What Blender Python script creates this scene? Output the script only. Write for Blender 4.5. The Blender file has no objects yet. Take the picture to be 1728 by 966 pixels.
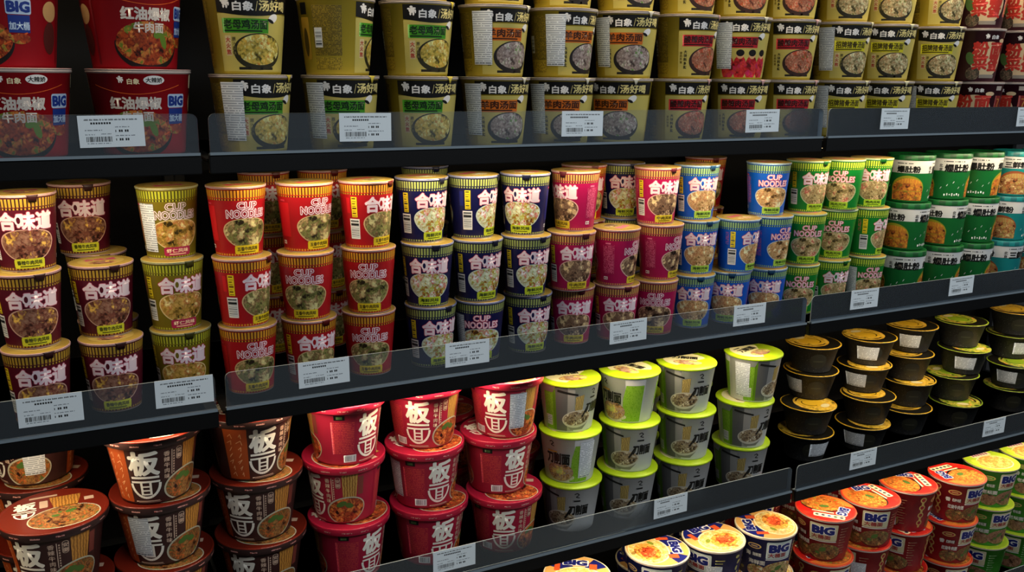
import bpy, bmesh, math, random
from mathutils import Vector, Matrix
random.seed(7)
SC = bpy.context.scene
COL = SC.collection
PI = math.pi

# ------------------------------------------------------------------ camera
cam_d = bpy.data.cameras.new('camera')
cam_d.sensor_fit = 'HORIZONTAL'; cam_d.sensor_width = 36.0
cam_d.lens = 1522.6 / 1728 * 36.0
cam_d.clip_start = 0.02
cam = bpy.data.objects.new('camera', cam_d); COL.objects.link(cam)
_r = Vector((0.89402535, -0.44788446, 0.01087087)); _u = Vector((0.09257408, 0.20841978, 0.97364841)); _w = Vector((0.4383477, 0.86946001, -0.22779506))
_m = Matrix(((_r.x, _u.x, -_w.x, -0.19168), (_r.y, _u.y, -_w.y, -1.37127), (_r.z, _u.z, -_w.z, 0.50237), (0, 0, 0, 1)))
cam.matrix_world = _m
SC.camera = cam

# ------------------------------------------------------------------ light and exposure
SC.view_settings.view_transform = 'Standard'; SC.view_settings.look = 'None'
SC.view_settings.gamma = 1.0; SC.view_settings.use_curve_mapping = False
SC.view_settings.exposure = 0.0
SC.cycles.max_bounces = 8; SC.cycles.transparent_max_bounces = 16
SC.cycles.sample_clamp_indirect = 4.0
world = bpy.data.worlds.new('shop'); SC.world = world; world.use_nodes = True
world.node_tree.nodes['Background'].inputs[0].default_value = (0.62, 0.70, 0.80, 1)
world.node_tree.nodes['Background'].inputs[1].default_value = 0.07
FLOOR_Z = -0.98
def area(name, loc, target, sx, sy, power, color):
    l = bpy.data.lights.new(name, 'AREA'); l.shape = 'RECTANGLE'; l.size = sx; l.size_y = sy; l.energy = power; l.color = color
    o = bpy.data.objects.new(name, l); COL.objects.link(o); o.location = loc
    o.rotation_euler = (Vector(target) - Vector(loc)).to_track_quat('-Z', 'Y').to_euler()
    return o
# ceiling troffers of the aisle
area('aisle_troffer', (0.7, -2.1, 1.75), (0.3, 0.0, 0.0), 1.6, 0.4, 27, (0.90, 0.95, 1.0))
area('aisle_troffer', (3.2, -2.0, 1.75), (2.0, 0.0, 0.0), 1.6, 0.4, 27, (0.90, 0.95, 1.0))
LED_POWER, LED_COLOR = 2.3, (1.0, 0.82, 0.56)

# ------------------------------------------------------------------ helpers: naming, materials
def lin(h):
    h = h.lstrip('#'); c = [int(h[i:i + 2], 16) / 255 for i in (0, 2, 4)]
    return tuple(x / 12.92 if x <= .04045 else ((x + .055) / 1.055) ** 2.4 for x in c) + (1,)
MATS = {}
def mat(name, col, rough=.42, metal=0., spec=.4, emit=0.):
    if name in MATS: return MATS[name]
    m = bpy.data.materials.new(name); m.use_nodes = True
    b = m.node_tree.nodes['Principled BSDF']
    b.inputs['Base Color'].default_value = lin(col); b.inputs['Roughness'].default_value = rough
    b.inputs['Metallic'].default_value = metal; b.inputs['Specular IOR Level'].default_value = spec
    if emit:
        b.inputs['Emission Color'].default_value = lin(col); b.inputs['Emission Strength'].default_value = emit
    MATS[name] = m
    return m
class NT:
    """small helper around a node tree; the UV map holds millimetres along and up the printed surface"""
    def __init__(s, m): s.t = m.node_tree; s.l = s.t.links; s.b = s.t.nodes['Principled BSDF']
    def n(s, k, **kw):
        x = s.t.nodes.new(k)
        for a, v in kw.items(): setattr(x, a, v)
        return x
    def math(s, op, a, b=None, c=None):
        x = s.n('ShaderNodeMath', operation=op)
        for i, v in enumerate((a, b, c)):
            if v is None: continue
            if isinstance(v, (int, float)): x.inputs[i].default_value = v
            else: s.l.new(v, x.inputs[i])
        return x.outputs[0]
    def uv(s):
        u = s.n('ShaderNodeUVMap'); u.uv_map = 'UVMap'
        sp = s.n('ShaderNodeSeparateXYZ'); s.l.new(u.outputs[0], sp.inputs[0])
        return u.outputs[0], sp.outputs[0], sp.outputs[1]
    def mix(s, f, a, b):
        x = s.n('ShaderNodeMix', data_type='RGBA'); s.l.new(f, x.inputs[0])
        for i, v in ((6, a), (7, b)):
            if isinstance(v, str): x.inputs[i].default_value = lin(v)
            else: s.l.new(v, x.inputs[i])
        return x.outputs[2]
    def out(s, c): s.l.new(c, s.b.inputs['Base Color'])
def food(name, pal, cell=4.5, dark=.32):
    """printed picture of soup, noodles and toppings: coloured cells of the given palette"""
    if name in MATS: return MATS[name]
    m = mat(name, pal[0], .4); k = NT(m)
    uv, u, v = k.uv()
    nz = k.n('ShaderNodeTexNoise'); nz.inputs['Scale'].default_value = .22; nz.inputs['Detail'].default_value = 4
    k.l.new(uv, nz.inputs['Vector'])
    ad = k.n('ShaderNodeMix', data_type='RGBA', blend_type='LINEAR_LIGHT'); ad.inputs[0].default_value = 4.5
    k.l.new(uv, ad.inputs[6]); k.l.new(nz.outputs['Color'], ad.inputs[7])
    vo = k.n('ShaderNodeTexVoronoi'); vo.inputs['Scale'].default_value = .6 / cell; k.l.new(ad.outputs[2], vo.inputs['Vector'])
    sp = k.n('ShaderNodeSeparateColor'); k.l.new(vo.outputs['Color'], sp.inputs[0])
    v2 = k.n('ShaderNodeTexVoronoi'); v2.inputs['Scale'].default_value = 1.4 / cell; k.l.new(ad.outputs[2], v2.inputs['Vector'])
    s2 = k.n('ShaderNodeSeparateColor'); k.l.new(v2.outputs['Color'], s2.inputs[0])
    n2 = k.n('ShaderNodeTexNoise'); n2.inputs['Scale'].default_value = .06; k.l.new(uv, n2.inputs['Vector'])
    f = k.math('ADD', k.math('ADD', k.math('MULTIPLY', sp.outputs[0], .62), k.math('MULTIPLY', s2.outputs[0], .3)), k.math('MULTIPLY', k.math('SUBTRACT', n2.outputs['Fac'], .44), 1.4))
    cr = k.n('ShaderNodeValToRGB'); cr.color_ramp.interpolation = 'LINEAR'
    e = cr.color_ramp.elements
    while len(e) < len(pal): e.new(.5)
    for i, h in enumerate(pal): e[i].position = (i + .5) / len(pal); c = lin(h); g = (.5 if i == 0 else 1.45 if i >= len(pal) - 2 else 1.12); e[i].color = tuple(min(.85, x * g) for x in c[:3]) + (1,)
    k.l.new(f, cr.inputs[0])
    d = k.math('MULTIPLY', k.math('ADD', vo.outputs['Distance'], k.math('MULTIPLY', v2.outputs['Distance'], .7)), dark * 1.3); d = k.math('SUBTRACT', 1.2, d)
    hs = k.n('ShaderNodeMix', data_type='RGBA', blend_type='MULTIPLY'); hs.inputs[0].default_value = 1
    k.l.new(cr.outputs[0], hs.inputs[6]); k.l.new(d, hs.inputs[7])
    k.out(hs.outputs[2])
    return m
def strands(name, a, b, freq=.8, along='u', wob=2.):
    """printed noodle strands or fine rows: wavy stripes of two colours"""
    if name in MATS: return MATS[name]
    m = mat(name, a, .4); k = NT(m); uv, u, v = k.uv()
    nz = k.n('ShaderNodeTexNoise'); nz.inputs['Scale'].default_value = .12; k.l.new(uv, nz.inputs['Vector'])
    c = k.math('ADD', u if along == 'u' else v, k.math('MULTIPLY', nz.outputs['Fac'], wob * 4))
    f = k.math('ADD', k.math('MULTIPLY', k.math('SINE', k.math('MULTIPLY', c, freq * 6.283)), .5), .5)
    k.out(k.mix(f, a, b)); return m
def bars(name, fg, bg, pitch, duty, axis='u'):
    if name in MATS: return MATS[name]
    m = mat(name, bg, .4); k = NT(m); uv, u, v = k.uv()
    f = k.math('LESS_THAN', k.math('FRACT', k.math('DIVIDE', u if axis == 'u' else v, pitch)), duty)
    k.out(k.mix(f, bg, fg)); return m
def print_rows(name, bg, fg, pitch=2.4, duty=.5, density=.45, axis='v', grain=.9):
    """rows of tiny print too small to read"""
    if name in MATS: return MATS[name]
    m = mat(name, bg, .5); k = NT(m); uv, u, v = k.uv()
    a, b = (v, u) if axis == 'v' else (u, v)
    q = k.math('DIVIDE', a, pitch)
    row = k.math('LESS_THAN', k.math('FRACT', q), duty)
    wn = k.n('ShaderNodeTexWhiteNoise', noise_dimensions='2D')
    cb = k.n('ShaderNodeCombineXYZ'); k.l.new(k.math('FLOOR', q), cb.inputs[0]); k.l.new(k.math('FLOOR', k.math('DIVIDE', b, grain)), cb.inputs[1])
    k.l.new(cb.outputs[0], wn.inputs['Vector'])
    f = k.math('MULTIPLY', row, k.math('GREATER_THAN', wn.outputs['Value'], density))
    k.out(k.mix(f, bg, fg)); return m
def barcode(name, axis='v', pitch=.55):
    if name in MATS: return MATS[name]
    m = mat(name, '#d8dcdc', .45); k = NT(m); uv, u, v = k.uv()
    wn = k.n('ShaderNodeTexWhiteNoise', noise_dimensions='1D')
    k.l.new(k.math('FLOOR', k.math('DIVIDE', v if axis == 'v' else u, pitch)), wn.inputs['W'])
    k.out(k.mix(k.math('GREATER_THAN', wn.outputs['Value'], .55), '#d8dcdc', '#14171a')); return m
def specks(name, bg, fg, cell=3.2, r=.16):
    if name in MATS: return MATS[name]
    m = mat(name, bg, .5, 0, .3); k = NT(m); uv, u, v = k.uv()
    vo = k.n('ShaderNodeTexVoronoi'); vo.inputs['Scale'].default_value = 1 / cell; k.l.new(uv, vo.inputs['Vector'])
    k.out(k.mix(k.math('LESS_THAN', vo.outputs['Distance'], r), bg, fg)); return m

# ------------------------------------------------------------------ helpers: meshes
def link(o, parent=None):
    COL.objects.link(o)
    if parent: o.parent = parent
    return o
def obj(name, me, parent=None): return link(bpy.data.objects.new(name, me), parent)
def tag(o, label=None, cat=None, group=None, kind=None):
    if label: o['label'] = label
    if cat: o['category'] = cat
    if group: o['group'] = group
    if kind: o['kind'] = kind
    return o
def finish(bm, name, mats, smooth=None):
    me = bpy.data.meshes.new(name); bm.to_mesh(me); bm.free()
    for m in mats: me.materials.append(m)
    if smooth is not None: me.polygons.foreach_set('use_smooth', [smooth] * len(me.polygons))
    return me
def box(bm, x0, x1, y0, y1, z0, z1, mi=0, bev=0.):
    v = [bm.verts.new(p) for p in ((x0, y0, z0), (x1, y0, z0), (x1, y1, z0), (x0, y1, z0), (x0, y0, z1), (x1, y0, z1), (x1, y1, z1), (x0, y1, z1))]
    fs = [bm.faces.new([v[i] for i in q]) for q in ((3, 2, 1, 0), (4, 5, 6, 7), (0, 1, 5, 4), (1, 2, 6, 5), (2, 3, 7, 6), (3, 0, 4, 7))]
    for f in fs: f.material_index = mi
    if bev:
        es = list({e for f in fs for e in f.edges})
        bmesh.ops.bevel(bm, geom=es, offset=bev, segments=2, affect='EDGES')
GLYPH = {}
def glyphs(s, bold):
    """a word as flat triangles, from the built-in typeface"""
    k = s
    if k not in GLYPH:
        c = bpy.data.curves.new('word', 'FONT'); c.body = s; c.size = 1; c.resolution_u = 2
        o = bpy.data.objects.new('word', c); COL.objects.link(o)
        me = bpy.data.meshes.new_from_object(o.evaluated_get(bpy.context.evaluated_depsgraph_get()))
        vs = [v.co.copy() for v in me.vertices]; fs = [tuple(p.vertices) for p in me.polygons]
        bpy.data.objects.remove(o); bpy.data.curves.remove(c); bpy.data.meshes.remove(me)
        GLYPH[k] = (vs, fs, (min(v.x for v in vs), max(v.x for v in vs), min(v.y for v in vs), max(v.y for v in vs)))
    vs, fs, bb = GLYPH[k]
    if not bold: return vs, fs, bb
    n = 12 if bold > .06 else 8     # heavier weight: the same word laid down again, shifted all round
    ov, of = [], []
    for i in range(n):
        d = Vector((bold * math.cos(2 * PI * i / n), bold * math.sin(2 * PI * i / n), i * .04))
        of += [tuple(j + len(ov) for j in f) for f in fs]; ov += [v + d for v in vs]
    return ov, of, bb
class Art:
    """flat artwork in millimetres, later laid on a cup wall or a lid"""
    def __init__(s, dx=0.): s.bm = bmesh.new(); s.mats = []; s.dx = dx
    def mi(s, m):
        if m not in s.mats: s.mats.append(m)
        return s.mats.index(m)
    def poly(s, pts, m, ly=1):
        f = s.bm.faces.new([s.bm.verts.new((x + s.dx, y, ly)) for x, y in pts]); f.material_index = s.mi(m)
        if f.normal.z < 0: f.normal_flip()
        return s
    def rect(s, x0, x1, y0, y1, m, ly=1): return s.poly([(x0, y0), (x1, y0), (x1, y1), (x0, y1)], m, ly)
    def rrect(s, x0, x1, y0, y1, r, m, ly=1):
        p = []
        for cx, cy, a0 in ((x1 - r, y0 + r, -90), (x1 - r, y1 - r, 0), (x0 + r, y1 - r, 90), (x0 + r, y0 + r, 180)):
            for i in range(5): a = math.radians(a0 + i * 22.5); p.append((cx + r * math.cos(a), cy + r * math.sin(a)))
        return s.poly(p, m, ly)
    def oval(s, cx, cy, rx, ry, m, ly=1, a0=0, a1=360, rot=0, n=36):
        p = []; cr, sr = math.cos(math.radians(rot)), math.sin(math.radians(rot))
        full = a1 - a0 >= 360
        for i in range(n if full else n + 1):
            a = math.radians(a0 + (a1 - a0) * i / n); x, y = rx * math.cos(a), ry * math.sin(a)
            p.append((cx + x * cr - y * sr, cy + x * sr + y * cr))
        return s.poly(p, m, ly)
    def strip(s, pts, w, m, ly=1):
        for (ax, ay), (bx, by) in zip(pts, pts[1:]):
            L = math.hypot(bx - ax, by - ay) or 1; nx, ny = -(by - ay) / L * w / 2, (bx - ax) / L * w / 2
            s.poly([(ax - nx, ay - ny), (bx - nx, by - ny), (bx + nx, by + ny), (ax + nx, ay + ny)], m, ly)
        return s
    def text(s, t, cx, cy, h, m, ly=3, bold=0., w=None, rot=0, shear=0.):
        vs, fs, (x0, x1, y0, y1) = glyphs(t, bold)
        sy = h / (y1 - y0); sx = w / (x1 - x0) if w else sy
        cr, sr = math.cos(math.radians(rot)), math.sin(math.radians(rot))
        k = s.mi(m); nv = []
        for v in vs:
            x, y = (v.x - (x0 + x1) / 2) * sx, (v.y - (y0 + y1) / 2) * sy; x += shear * y
            nv.append(s.bm.verts.new((cx + x * cr - y * sr + s.dx, cy + x * sr + y * cr, ly + v.z)))
        for f in fs:
            try: q = s.bm.faces.new([nv[i] for i in f])
            except ValueError: continue
            q.material_index = k
            q.normal_update()
            if q.normal.z < 0: q.normal_flip()
        return s
    def vtext(s, t, cx, ytop, h, m, ly=3, bold=.02, gap=1.12):
        for i, ch in enumerate(t): s.text(ch, cx, ytop - h * (.5 + i * gap), h * .92, m, ly, bold)
        return s
    def wrap(s, surf, base=.0002, step=.00011):
        """bend the artwork round a cone (bottom radius, bottom z, top radius, top z, print radius in mm)"""
        bm = s.bm; rb, zb, rt, zt, R = surf
        for co, no in (((0, zb * 1000 + .3, 0), (0, -1, 0)), ((0, zt * 1000 - .1, 0), (0, 1, 0))):
            bmesh.ops.bisect_plane(bm, geom=bm.verts[:] + bm.edges[:] + bm.faces[:], plane_co=co, plane_no=no, clear_outer=True)
        xs = [v.co.x for v in bm.verts]
        k = math.ceil(min(xs) / 5) * 5
        while k < max(xs):
            bmesh.ops.bisect_plane(bm, geom=bm.verts[:] + bm.edges[:] + bm.faces[:], plane_co=(k, 0, 0), plane_no=(1, 0, 0)); k += 5
        uvl = bm.loops.layers.uv.new('UVMap')
        for f in bm.faces:
            f.smooth = True
            for l in f.loops: l[uvl].uv = (l.vert.co.x, l.vert.co.y)
        for v in bm.verts:
            u, h, ly = v.co; z = h / 1000
            r = rb + (rt - rb) * (z - zb) / (zt - zb) + base + step * ly; a = u / R
            v.co = (r * math.sin(a), -r * math.cos(a), z)
        return s
    def lay(s, z, base=.0002, step=.00011):
        """lay the artwork flat on a lid at height z"""
        bm = s.bm; uvl = bm.loops.layers.uv.new('UVMap')
        for f in bm.faces:
            for l in f.loops: l[uvl].uv = (l.vert.co.x, l.vert.co.y)
        for v in bm.verts: v.co = (v.co.x / 1000, v.co.y / 1000, z + base + step * v.co.z)
        return s
def turned(name, prof, art=(), R=50., seg=80, arc=None):
    """a lathe of (r, z) mm points with a material per segment, plus artwork pieces, as one mesh"""
    bm = bmesh.new(); uvl = bm.loops.layers.uv.new('UVMap'); mats = []
    def mi(m):
        if m not in mats: mats.append(m)
        return mats.index(m)
    rings = []
    for r, z, m in prof:
        if r < .01: rings.append([bm.verts.new((0, 0, z / 1000))])
        else: rings.append([bm.verts.new((r / 1000 * math.sin(2 * PI * i / seg), -r / 1000 * math.cos(2 * PI * i / seg), z / 1000)) for i in range(seg)])
    for k in range(len(prof) - 1):
        a, b = rings[k], rings[k + 1]; q = mi(prof[k + 1][2])
        for i in range(seg):
            j = (i + 1) % seg
            vs = [a[i % len(a)], a[j % len(a)], b[j % len(b)], b[i % len(b)]]
            vs = [v for n_, v in enumerate(vs) if v not in vs[:n_]]
            f = bm.faces.new(vs); f.material_index = q; f.smooth = True
            flat = len(a) == 1 or len(b) == 1 or abs(prof[k][1] - prof[k + 1][1]) < .35
            for l in f.loops:
                co = l.vert.co
                if flat: l[uvl].uv = (co.x * 1000, co.y * 1000)
                else:
                    t = i + (1 if l.vert in (a[j % len(a)], b[j % len(b)]) else 0)
                    l[uvl].uv = (t * 2 * PI * R / seg, co.z * 1000)
    for A in art:
        me = bpy.data.meshes.new('t'); A.bm.to_mesh(me)
        n0 = len(bm.faces); bm.from_mesh(me); bm.faces.ensure_lookup_table()
        for f in bm.faces[n0:]: f.material_index = mi(A.mats[f.material_index])
        A.bm.free(); bpy.data.meshes.remove(me)
    return finish(bm, name, mats)
WHITE = mat('white_print', '#e2dfda', .42); LET = mat('pinkish_lettering', '#e0ccd2', .42); PAPER = mat('paper_rim', '#b9aaa0', .5); BLACK = mat('black_print', '#0c0c0d', .4)
CREAM = mat('cream_print', '#e8d7ab', .42); NAVYP = mat('navy_print', '#141c66', .4); REDP = mat('red_print', '#c01820', .4)
STICK = print_rows('sticker_print', '#dfe3e6', '#9aa1a8', 3.6, .42, .12, 'v', 2.2)
STICKS = mat('sticker_foot', '#23262a', .5); CODE = barcode('barcode_print'); CODEU = barcode('barcode_upright', 'u')

# ------------------------------------------------------------------ floor and shelving
ZL = [0.80, 0.38944, 0.0, -0.38594, -0.85]      # tops of the front lips
LIP = 0.0313
STEEL = mat('black_steel', '#050607', .5, 0, .25); BACKP = mat('dark_panel', '#050506', .7, 0, .2)
RAIL = mat('rail_plastic', '#7f8c94', .25, 0, .6)
LEDM = mat('led_diffuser', '#ffd9a0', .4, 0, .4, 6.0)
m = mat('floor_tile', '#6c6d6b', .25); k = NT(m)
g = k.n('ShaderNodeNewGeometry'); nz = k.n('ShaderNodeTexNoise'); nz.inputs['Scale'].default_value = 2.5; k.l.new(g.outputs['Position'], nz.inputs['Vector'])
k.out(k.mix(nz.outputs['Fac'], '#5e5f5d', '#7d7d79'))
bm = bmesh.new(); box(bm, -4, 6, -4, 2.5, FLOOR_Z - .05, FLOOR_Z)
tag(obj('floor', finish(bm, 'floor', [m])), kind='structure')
bm = bmesh.new(); box(bm, -4, 6, .9, 1.0, FLOOR_Z, 1.9)
tag(obj('wall_back', finish(bm, 'wall_back', [mat('wall_paint', '#3a3b3d', .8)])), kind='structure')
bm = bmesh.new(); box(bm, -4, 6, -4, 1.0, 1.9, 1.98)
tag(obj('ceiling', finish(bm, 'ceiling', [mat('ceiling_paint', '#55585a', .85)])), kind='structure')
def clear_mat():
    m = bpy.data.materials.new('clear_acrylic'); m.use_nodes = True; t = m.node_tree; t.nodes.clear()
    N = t.nodes.new; out = N('ShaderNodeOutputMaterial')
    tr = N('ShaderNodeBsdfTransparent'); tr.inputs[0].default_value = (.93, .95, .96, 1)
    df = N('ShaderNodeBsdfDiffuse'); df.inputs[0].default_value = (.50, .58, .64, 1)
    gl = N('ShaderNodeBsdfGlossy'); gl.inputs['Roughness'].default_value = .08; gl.inputs[0].default_value = (.9, .95, 1, 1)
    fr = N('ShaderNodeFresnel'); fr.inputs[0].default_value = 1.45
    m1 = N('ShaderNodeMixShader'); m1.inputs[0].default_value = PANE_HAZE
    m2 = N('ShaderNodeMixShader')
    L = t.links.new
    L(tr.outputs[0], m1.inputs[1]); L(df.outputs[0], m1.inputs[2]); L(fr.outputs[0], m2.inputs[0]); L(m1.outputs[0], m2.inputs[1]); L(gl.outputs[0], m2.inputs[2]); L(m2.outputs[0], out.inputs[0])
    return m
PANE_HAZE = .055
CLEAR = clear_mat(); EDGE = mat('acrylic_edge', '#8d979c', .2, 0, .6)
def guard(x0, x1, z0, z1):
    bm = bmesh.new(); r = .009
    pts = [(x0, z0), (x1, z0)] + [(x1 - r + r * math.cos(a), z1 - r + r * math.sin(a)) for a in (0, .4, .8, 1.2, PI / 2)] + [(x0 + r + r * math.cos(a), z1 - r + r * math.sin(a)) for a in (PI / 2, 1.95, 2.35, 2.75, PI)]
    f = bm.faces.new([bm.verts.new((x, -.003, z)) for x, z in pts]); f.normal_update()
    if f.normal.y > 0: f.normal_flip()
    ex = bmesh.ops.extrude_face_region(bm, geom=[f])
    for v in [e for e in ex['geom'] if isinstance(e, bmesh.types.BMVert)]: v.co.y -= .0024
    bmesh.ops.recalc_face_normals(bm, faces=bm.faces)
    for f in bm.faces: f.material_index = 0 if abs(f.normal.y) > .9 else 1
    return finish(bm, 'front_guard', [CLEAR, EDGE])
bays = (('black shelving bay at the far left holding red chili buckets and purple cups', -1.2), ('middle black shelving bay between the two lip joints', 0.0), ('black shelving bay on the right holding black bowls and green tubs', 1.2))
for lab, X0 in bays:
    bay = tag(link(bpy.data.objects.new('display_shelving', None)), lab, 'shelving', 'black shelving bays'); bay.location = (X0, 0, FLOOR_Z)
    def part(name, bm, mats, par=bay, smooth=None):
        for v in bm.verts: v.co.z -= FLOOR_Z
        return obj(name, finish(bm, name, mats, smooth), par)
    bm = bmesh.new(); box(bm, .004, 1.196, .452, .458, FLOOR_Z + .1, 1.12); part('back_panel', bm, [BACKP])
    for x0, x1 in ((-.018, -.0005), (1.2005, 1.218)):
        bm = bmesh.new(); box(bm, x0 + .0185 if x0 < 0 else x0 - .0185, x1 + .0185 if x0 < 0 else x1 - .0185, .40, .451, FLOOR_Z, 1.14, 0, .001); part('upright', bm, [STEEL])
    bm = bmesh.new(); box(bm, .004, 1.196, .012, .45, FLOOR_Z, ZL[4] - LIP - .0005, 0, .001); part('base_plinth', bm, [STEEL])
    for z in ZL:
        bm = bmesh.new(); box(bm, .020, 1.180, .0035, .395, z - .026, z - .0104); box(bm, .003, 1.197, .004, .396, z - .0135, z - .0104)
        sh = part('shelf', bm, [STEEL])
        bm = bmesh.new(); box(bm, .0055, 1.1945, -.007, .0034, z - LIP, z - .0045, 0, .0012)
        for i in range(3): box(bm, .0065, 1.1935, -.0098 + i * .0030, -.0080 + i * .0030, z - .0044, z - .0004 - .0006 * i, 1)
        box(bm, .0065, 1.1935, -.0070, .0030, z - .0046, z - .0030, 1)
        part('price_rail', bm, [STEEL, RAIL], sh)
        me = guard(.0075, 1.1925, z - .001 - FLOOR_Z, z + .0545 - FLOOR_Z); obj('front_guard', me, sh)
        if z != ZL[4]:
            bm = bmesh.new(); box(bm, .05, 1.15, .034, .050, z - .0295, z - .0262, 0); box(bm, .05, 1.15, .0365, .0475, z - .0300, z - .0295, 1)
            part('led_strip', bm, [STEEL, LEDM], sh)
            a = area('led_light', (X0 + .6, .042, z - .0315), (X0 + .6, .07, z - .25), 1.1, .010, LED_POWER, LED_COLOR)

# ------------------------------------------------------------------ product designs
KIND = {}     # kind -> list of (part name, mesh, sub-parts [(name, mesh)], turns with the lid)
def sticker(surf, w, z0, z1, name='sticker'):
    A = Art(); A.rect(-w / 2, w / 2, z0, z1, STICK, 7); n = int(w / 2.6)
    for i in range(n):
        if i % 5 != 3: A.rect(-w / 2 + 2 + i * (w - 4) / n, -w / 2 + 3.4 + i * (w - 4) / n, z0 + 1.5, z0 + 3.6, STICKS, 8)
    A.wrap(surf, .0003); m_ = A.mats[:]
    return finish(A.bm, name, m_)
def pull_tab(r, z, w, drop, m, ang=12, point=False):
    """foil tab of the lid folded down over the rim"""
    bm = bmesh.new(); n = 8; rows = []
    prof = [(r - 3, z + .25), (r + .1, z + .2), (r + .55, z - 1.2), (r + .5, z - 4), (r - .3, z - drop)]
    for k, (rr, zz) in enumerate(prof):
        t = 1 - (.85 if point else .35) * max(0, k - 1) / (len(prof) - 2)
        rows.append([bm.verts.new((rr / 1000 * math.sin(math.radians(ang) + (i / n - .5) * w * t / r), -rr / 1000 * math.cos(math.radians(ang) + (i / n - .5) * w * t / r), zz / 1000)) for i in range(n + 1)])
    for a, b in zip(rows, rows[1:]):
        for i in range(n): bm.faces.new((a[i], b[i], b[i + 1], a[i + 1])).smooth = True
    bmesh.ops.recalc_face_normals(bm, faces=bm.faces)
    bmesh.ops.solidify(bm, geom=bm.faces[:], thickness=.0002)
    return finish(bm, 'pull_tab', [m])

# ---- tall noodle cups
def noodle(col, body, dark, gold, tagc, tagt, tagword, pal, bowlbg, edge):
    R = 41.; surf = (.0365, .002, .0457, .109, R)
    B = mat(col + '_cup', body, .38); D = mat(col + '_dark', dark, .4); BAND = bars(col + '_band', gold, dark, 4.6, .62); DOT = bars(col + '_dots', gold, dark, 4.6, .45); LOW = bars(col + '_foot', gold, body, 5.0, .55)
    F = food(col + '_picture', pal, 5.0); T = mat(col + '_tag', tagc); TT = mat(col + '_tagtext', tagt); O = mat(col + '_outline', edge); RIMW = mat(col + '_bowl_rim', bowlbg); OL = LET if col in ('blue', 'green', 'navy') else B; OUT = O if col in ('blue', 'green', 'navy') else LET
    LINE = print_rows(col + '_print', body, edge, 2.2, .45, .4, 'u', 1.0)
    RIMT = mat(col + '_lid_rim', {'navy': '#7c80a0', 'blue': '#88a4bc', 'green': '#98b090', 'olive': '#98966a'}.get(col, '#b08a88'), .4)
    art = []
    def bowl(A):
        def shp(k):
            p = []
            for i in range(44):
                a = 2 * PI * i / 44; c, s_ = math.cos(a), math.sin(a)
                x = 39 * math.copysign(abs(c) ** .8, c) * (1 - (.16 * -s_ if s_ < 0 else 0)); y = 42 + (21 if s_ > 0 else 27) * math.copysign(abs(s_) ** .9, s_)
                p.append((x * k, 42 + (y - 42) * k))
            return p
        A.poly(shp(1), RIMW, 1); A.poly(shp(.945), F, 2)
        A.rrect(-22, 22, 5.5, 19.5, 3, T, 3); A.text(tagword, 0, 13.8, 6.2, TT, 4, .03, 36); A.rect(-14, 14, 7.6, 9, TT, 4)
    K = Art(); bowl(K); K.text('合味道', 0, 75, 25, O, 3, .08, 70); K.text('合味道', 0, 75, 25, LET, 4, .045, 70); K.oval(-9, 76.5, 4.8, 7.5, LET, 4); K.oval(-9, 76.5, 2.4, 4.8, B, 5)
    art.append(K)
    E = Art(PI * R); bowl(E)
    for t, y, h, w in (('CUP', 83.2, 10.5, 29), ('NOODLES', 70, 12, 62)):
        E.text(t, 0, y, h, OUT, 3, .085, w); E.text(t, 0, y, h, OL, 4, .022 if OL is LET else 0, w)
    art.append(E)
    C = Art(-math.radians(76) * R)
    C.rect(-9, 9, 17, 51, WHITE, 1); C.rect(-7.5, 7.5, 19, 49, CODE, 2)
    C.rect(-4, 6, 54, 88, mat('strip_yellow_' + col, '#d9c21f'), 1)
    for i, hh in enumerate((2, 4, 1.5, 5, 2, 3, 1.5, 4)): C.rect(-2.6, 4.6 - (i % 3), 55.5 + i * 4.1, 55.5 + i * 4.1 + hh * .45, D, 2)
    C.rect(-14, -7, 60, 86, LINE, 1)
    C.dx = math.radians(93) * R; C.rect(-11, 11, 26, 82, LINE, 1); C.rect(-11, -2, 13, 19, WHITE, 1); C.rect(-9.8, -7, 14.5, 17.5, B, 2); C.rect(-5.4, -3.4, 14.5, 17.5, B, 2); C.rect(-6, 4, 84, 87, O, 1)
    art.append(C)
    for a in art: a.wrap(surf)
    prof = [(0, 2.5, PAPER), (34, 2.5, PAPER), (34.6, 0, PAPER), (36.2, .3, PAPER), (36.5, 2, PAPER), (36.6, 3.2, B), (36.85, 6.2, LOW), (44.2, 91.5, B), (44.4, 94, DOT), (44.55, 95.5, B), (45.6, 107.3, BAND), (45.75, 109, B), (46.5, 109.2, RIMT), (46.9, 110.1, RIMT), (46.6, 110.8, RIMT), (45.6, 110.9, PAPER), (44.8, 110, PAPER)]
    me = turned('cup_body', prof, art, R, 72)
    LT = mat('lid_print_' + col, '#9c8038', .4)
    LA = Art(); LA.oval(0, 0, 33, 33, mat(col + '_lid_disc', '#a88e48'), 1); LA.text('合味道', 0, 12, 16, O, 2, .04, 46); LA.oval(0, -13, 20, 12, F, 2); LA.lay(.1128)
    lid = turned('lid', [(0, 110.9, PAPER), (46.2, 111, RIMT), (47.0, 111.3, RIMT), (46.8, 112.2, RIMT), (45.6, 112.7, RIMT), (44.5, 112.8, LT), (0, 112.8, LT)], [LA], R, 72)
    KIND['noodle_' + col] = dict(parts=[('cup_body', me, []), ('lid', lid, [('pull_tab', pull_tab(47.2, 112.2, 17, 10, mat(col + '_foil', dark, .35, 0), 14))])], h=.113, sticker=sticker(surf, 27, 12, 88), cat='noodle cup', name='noodle_cup')
noodle('purple', '#4d0d1d', '#2a0d10', '#a8862c', '#c3c62c', '#2b3208', '香辣牛肉风味', ['#2a1010', '#5c3026', '#7d4a3a', '#96705a', '#6a3a2e', '#c8a04a'], '#c8a08c', '#b04860')
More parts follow.
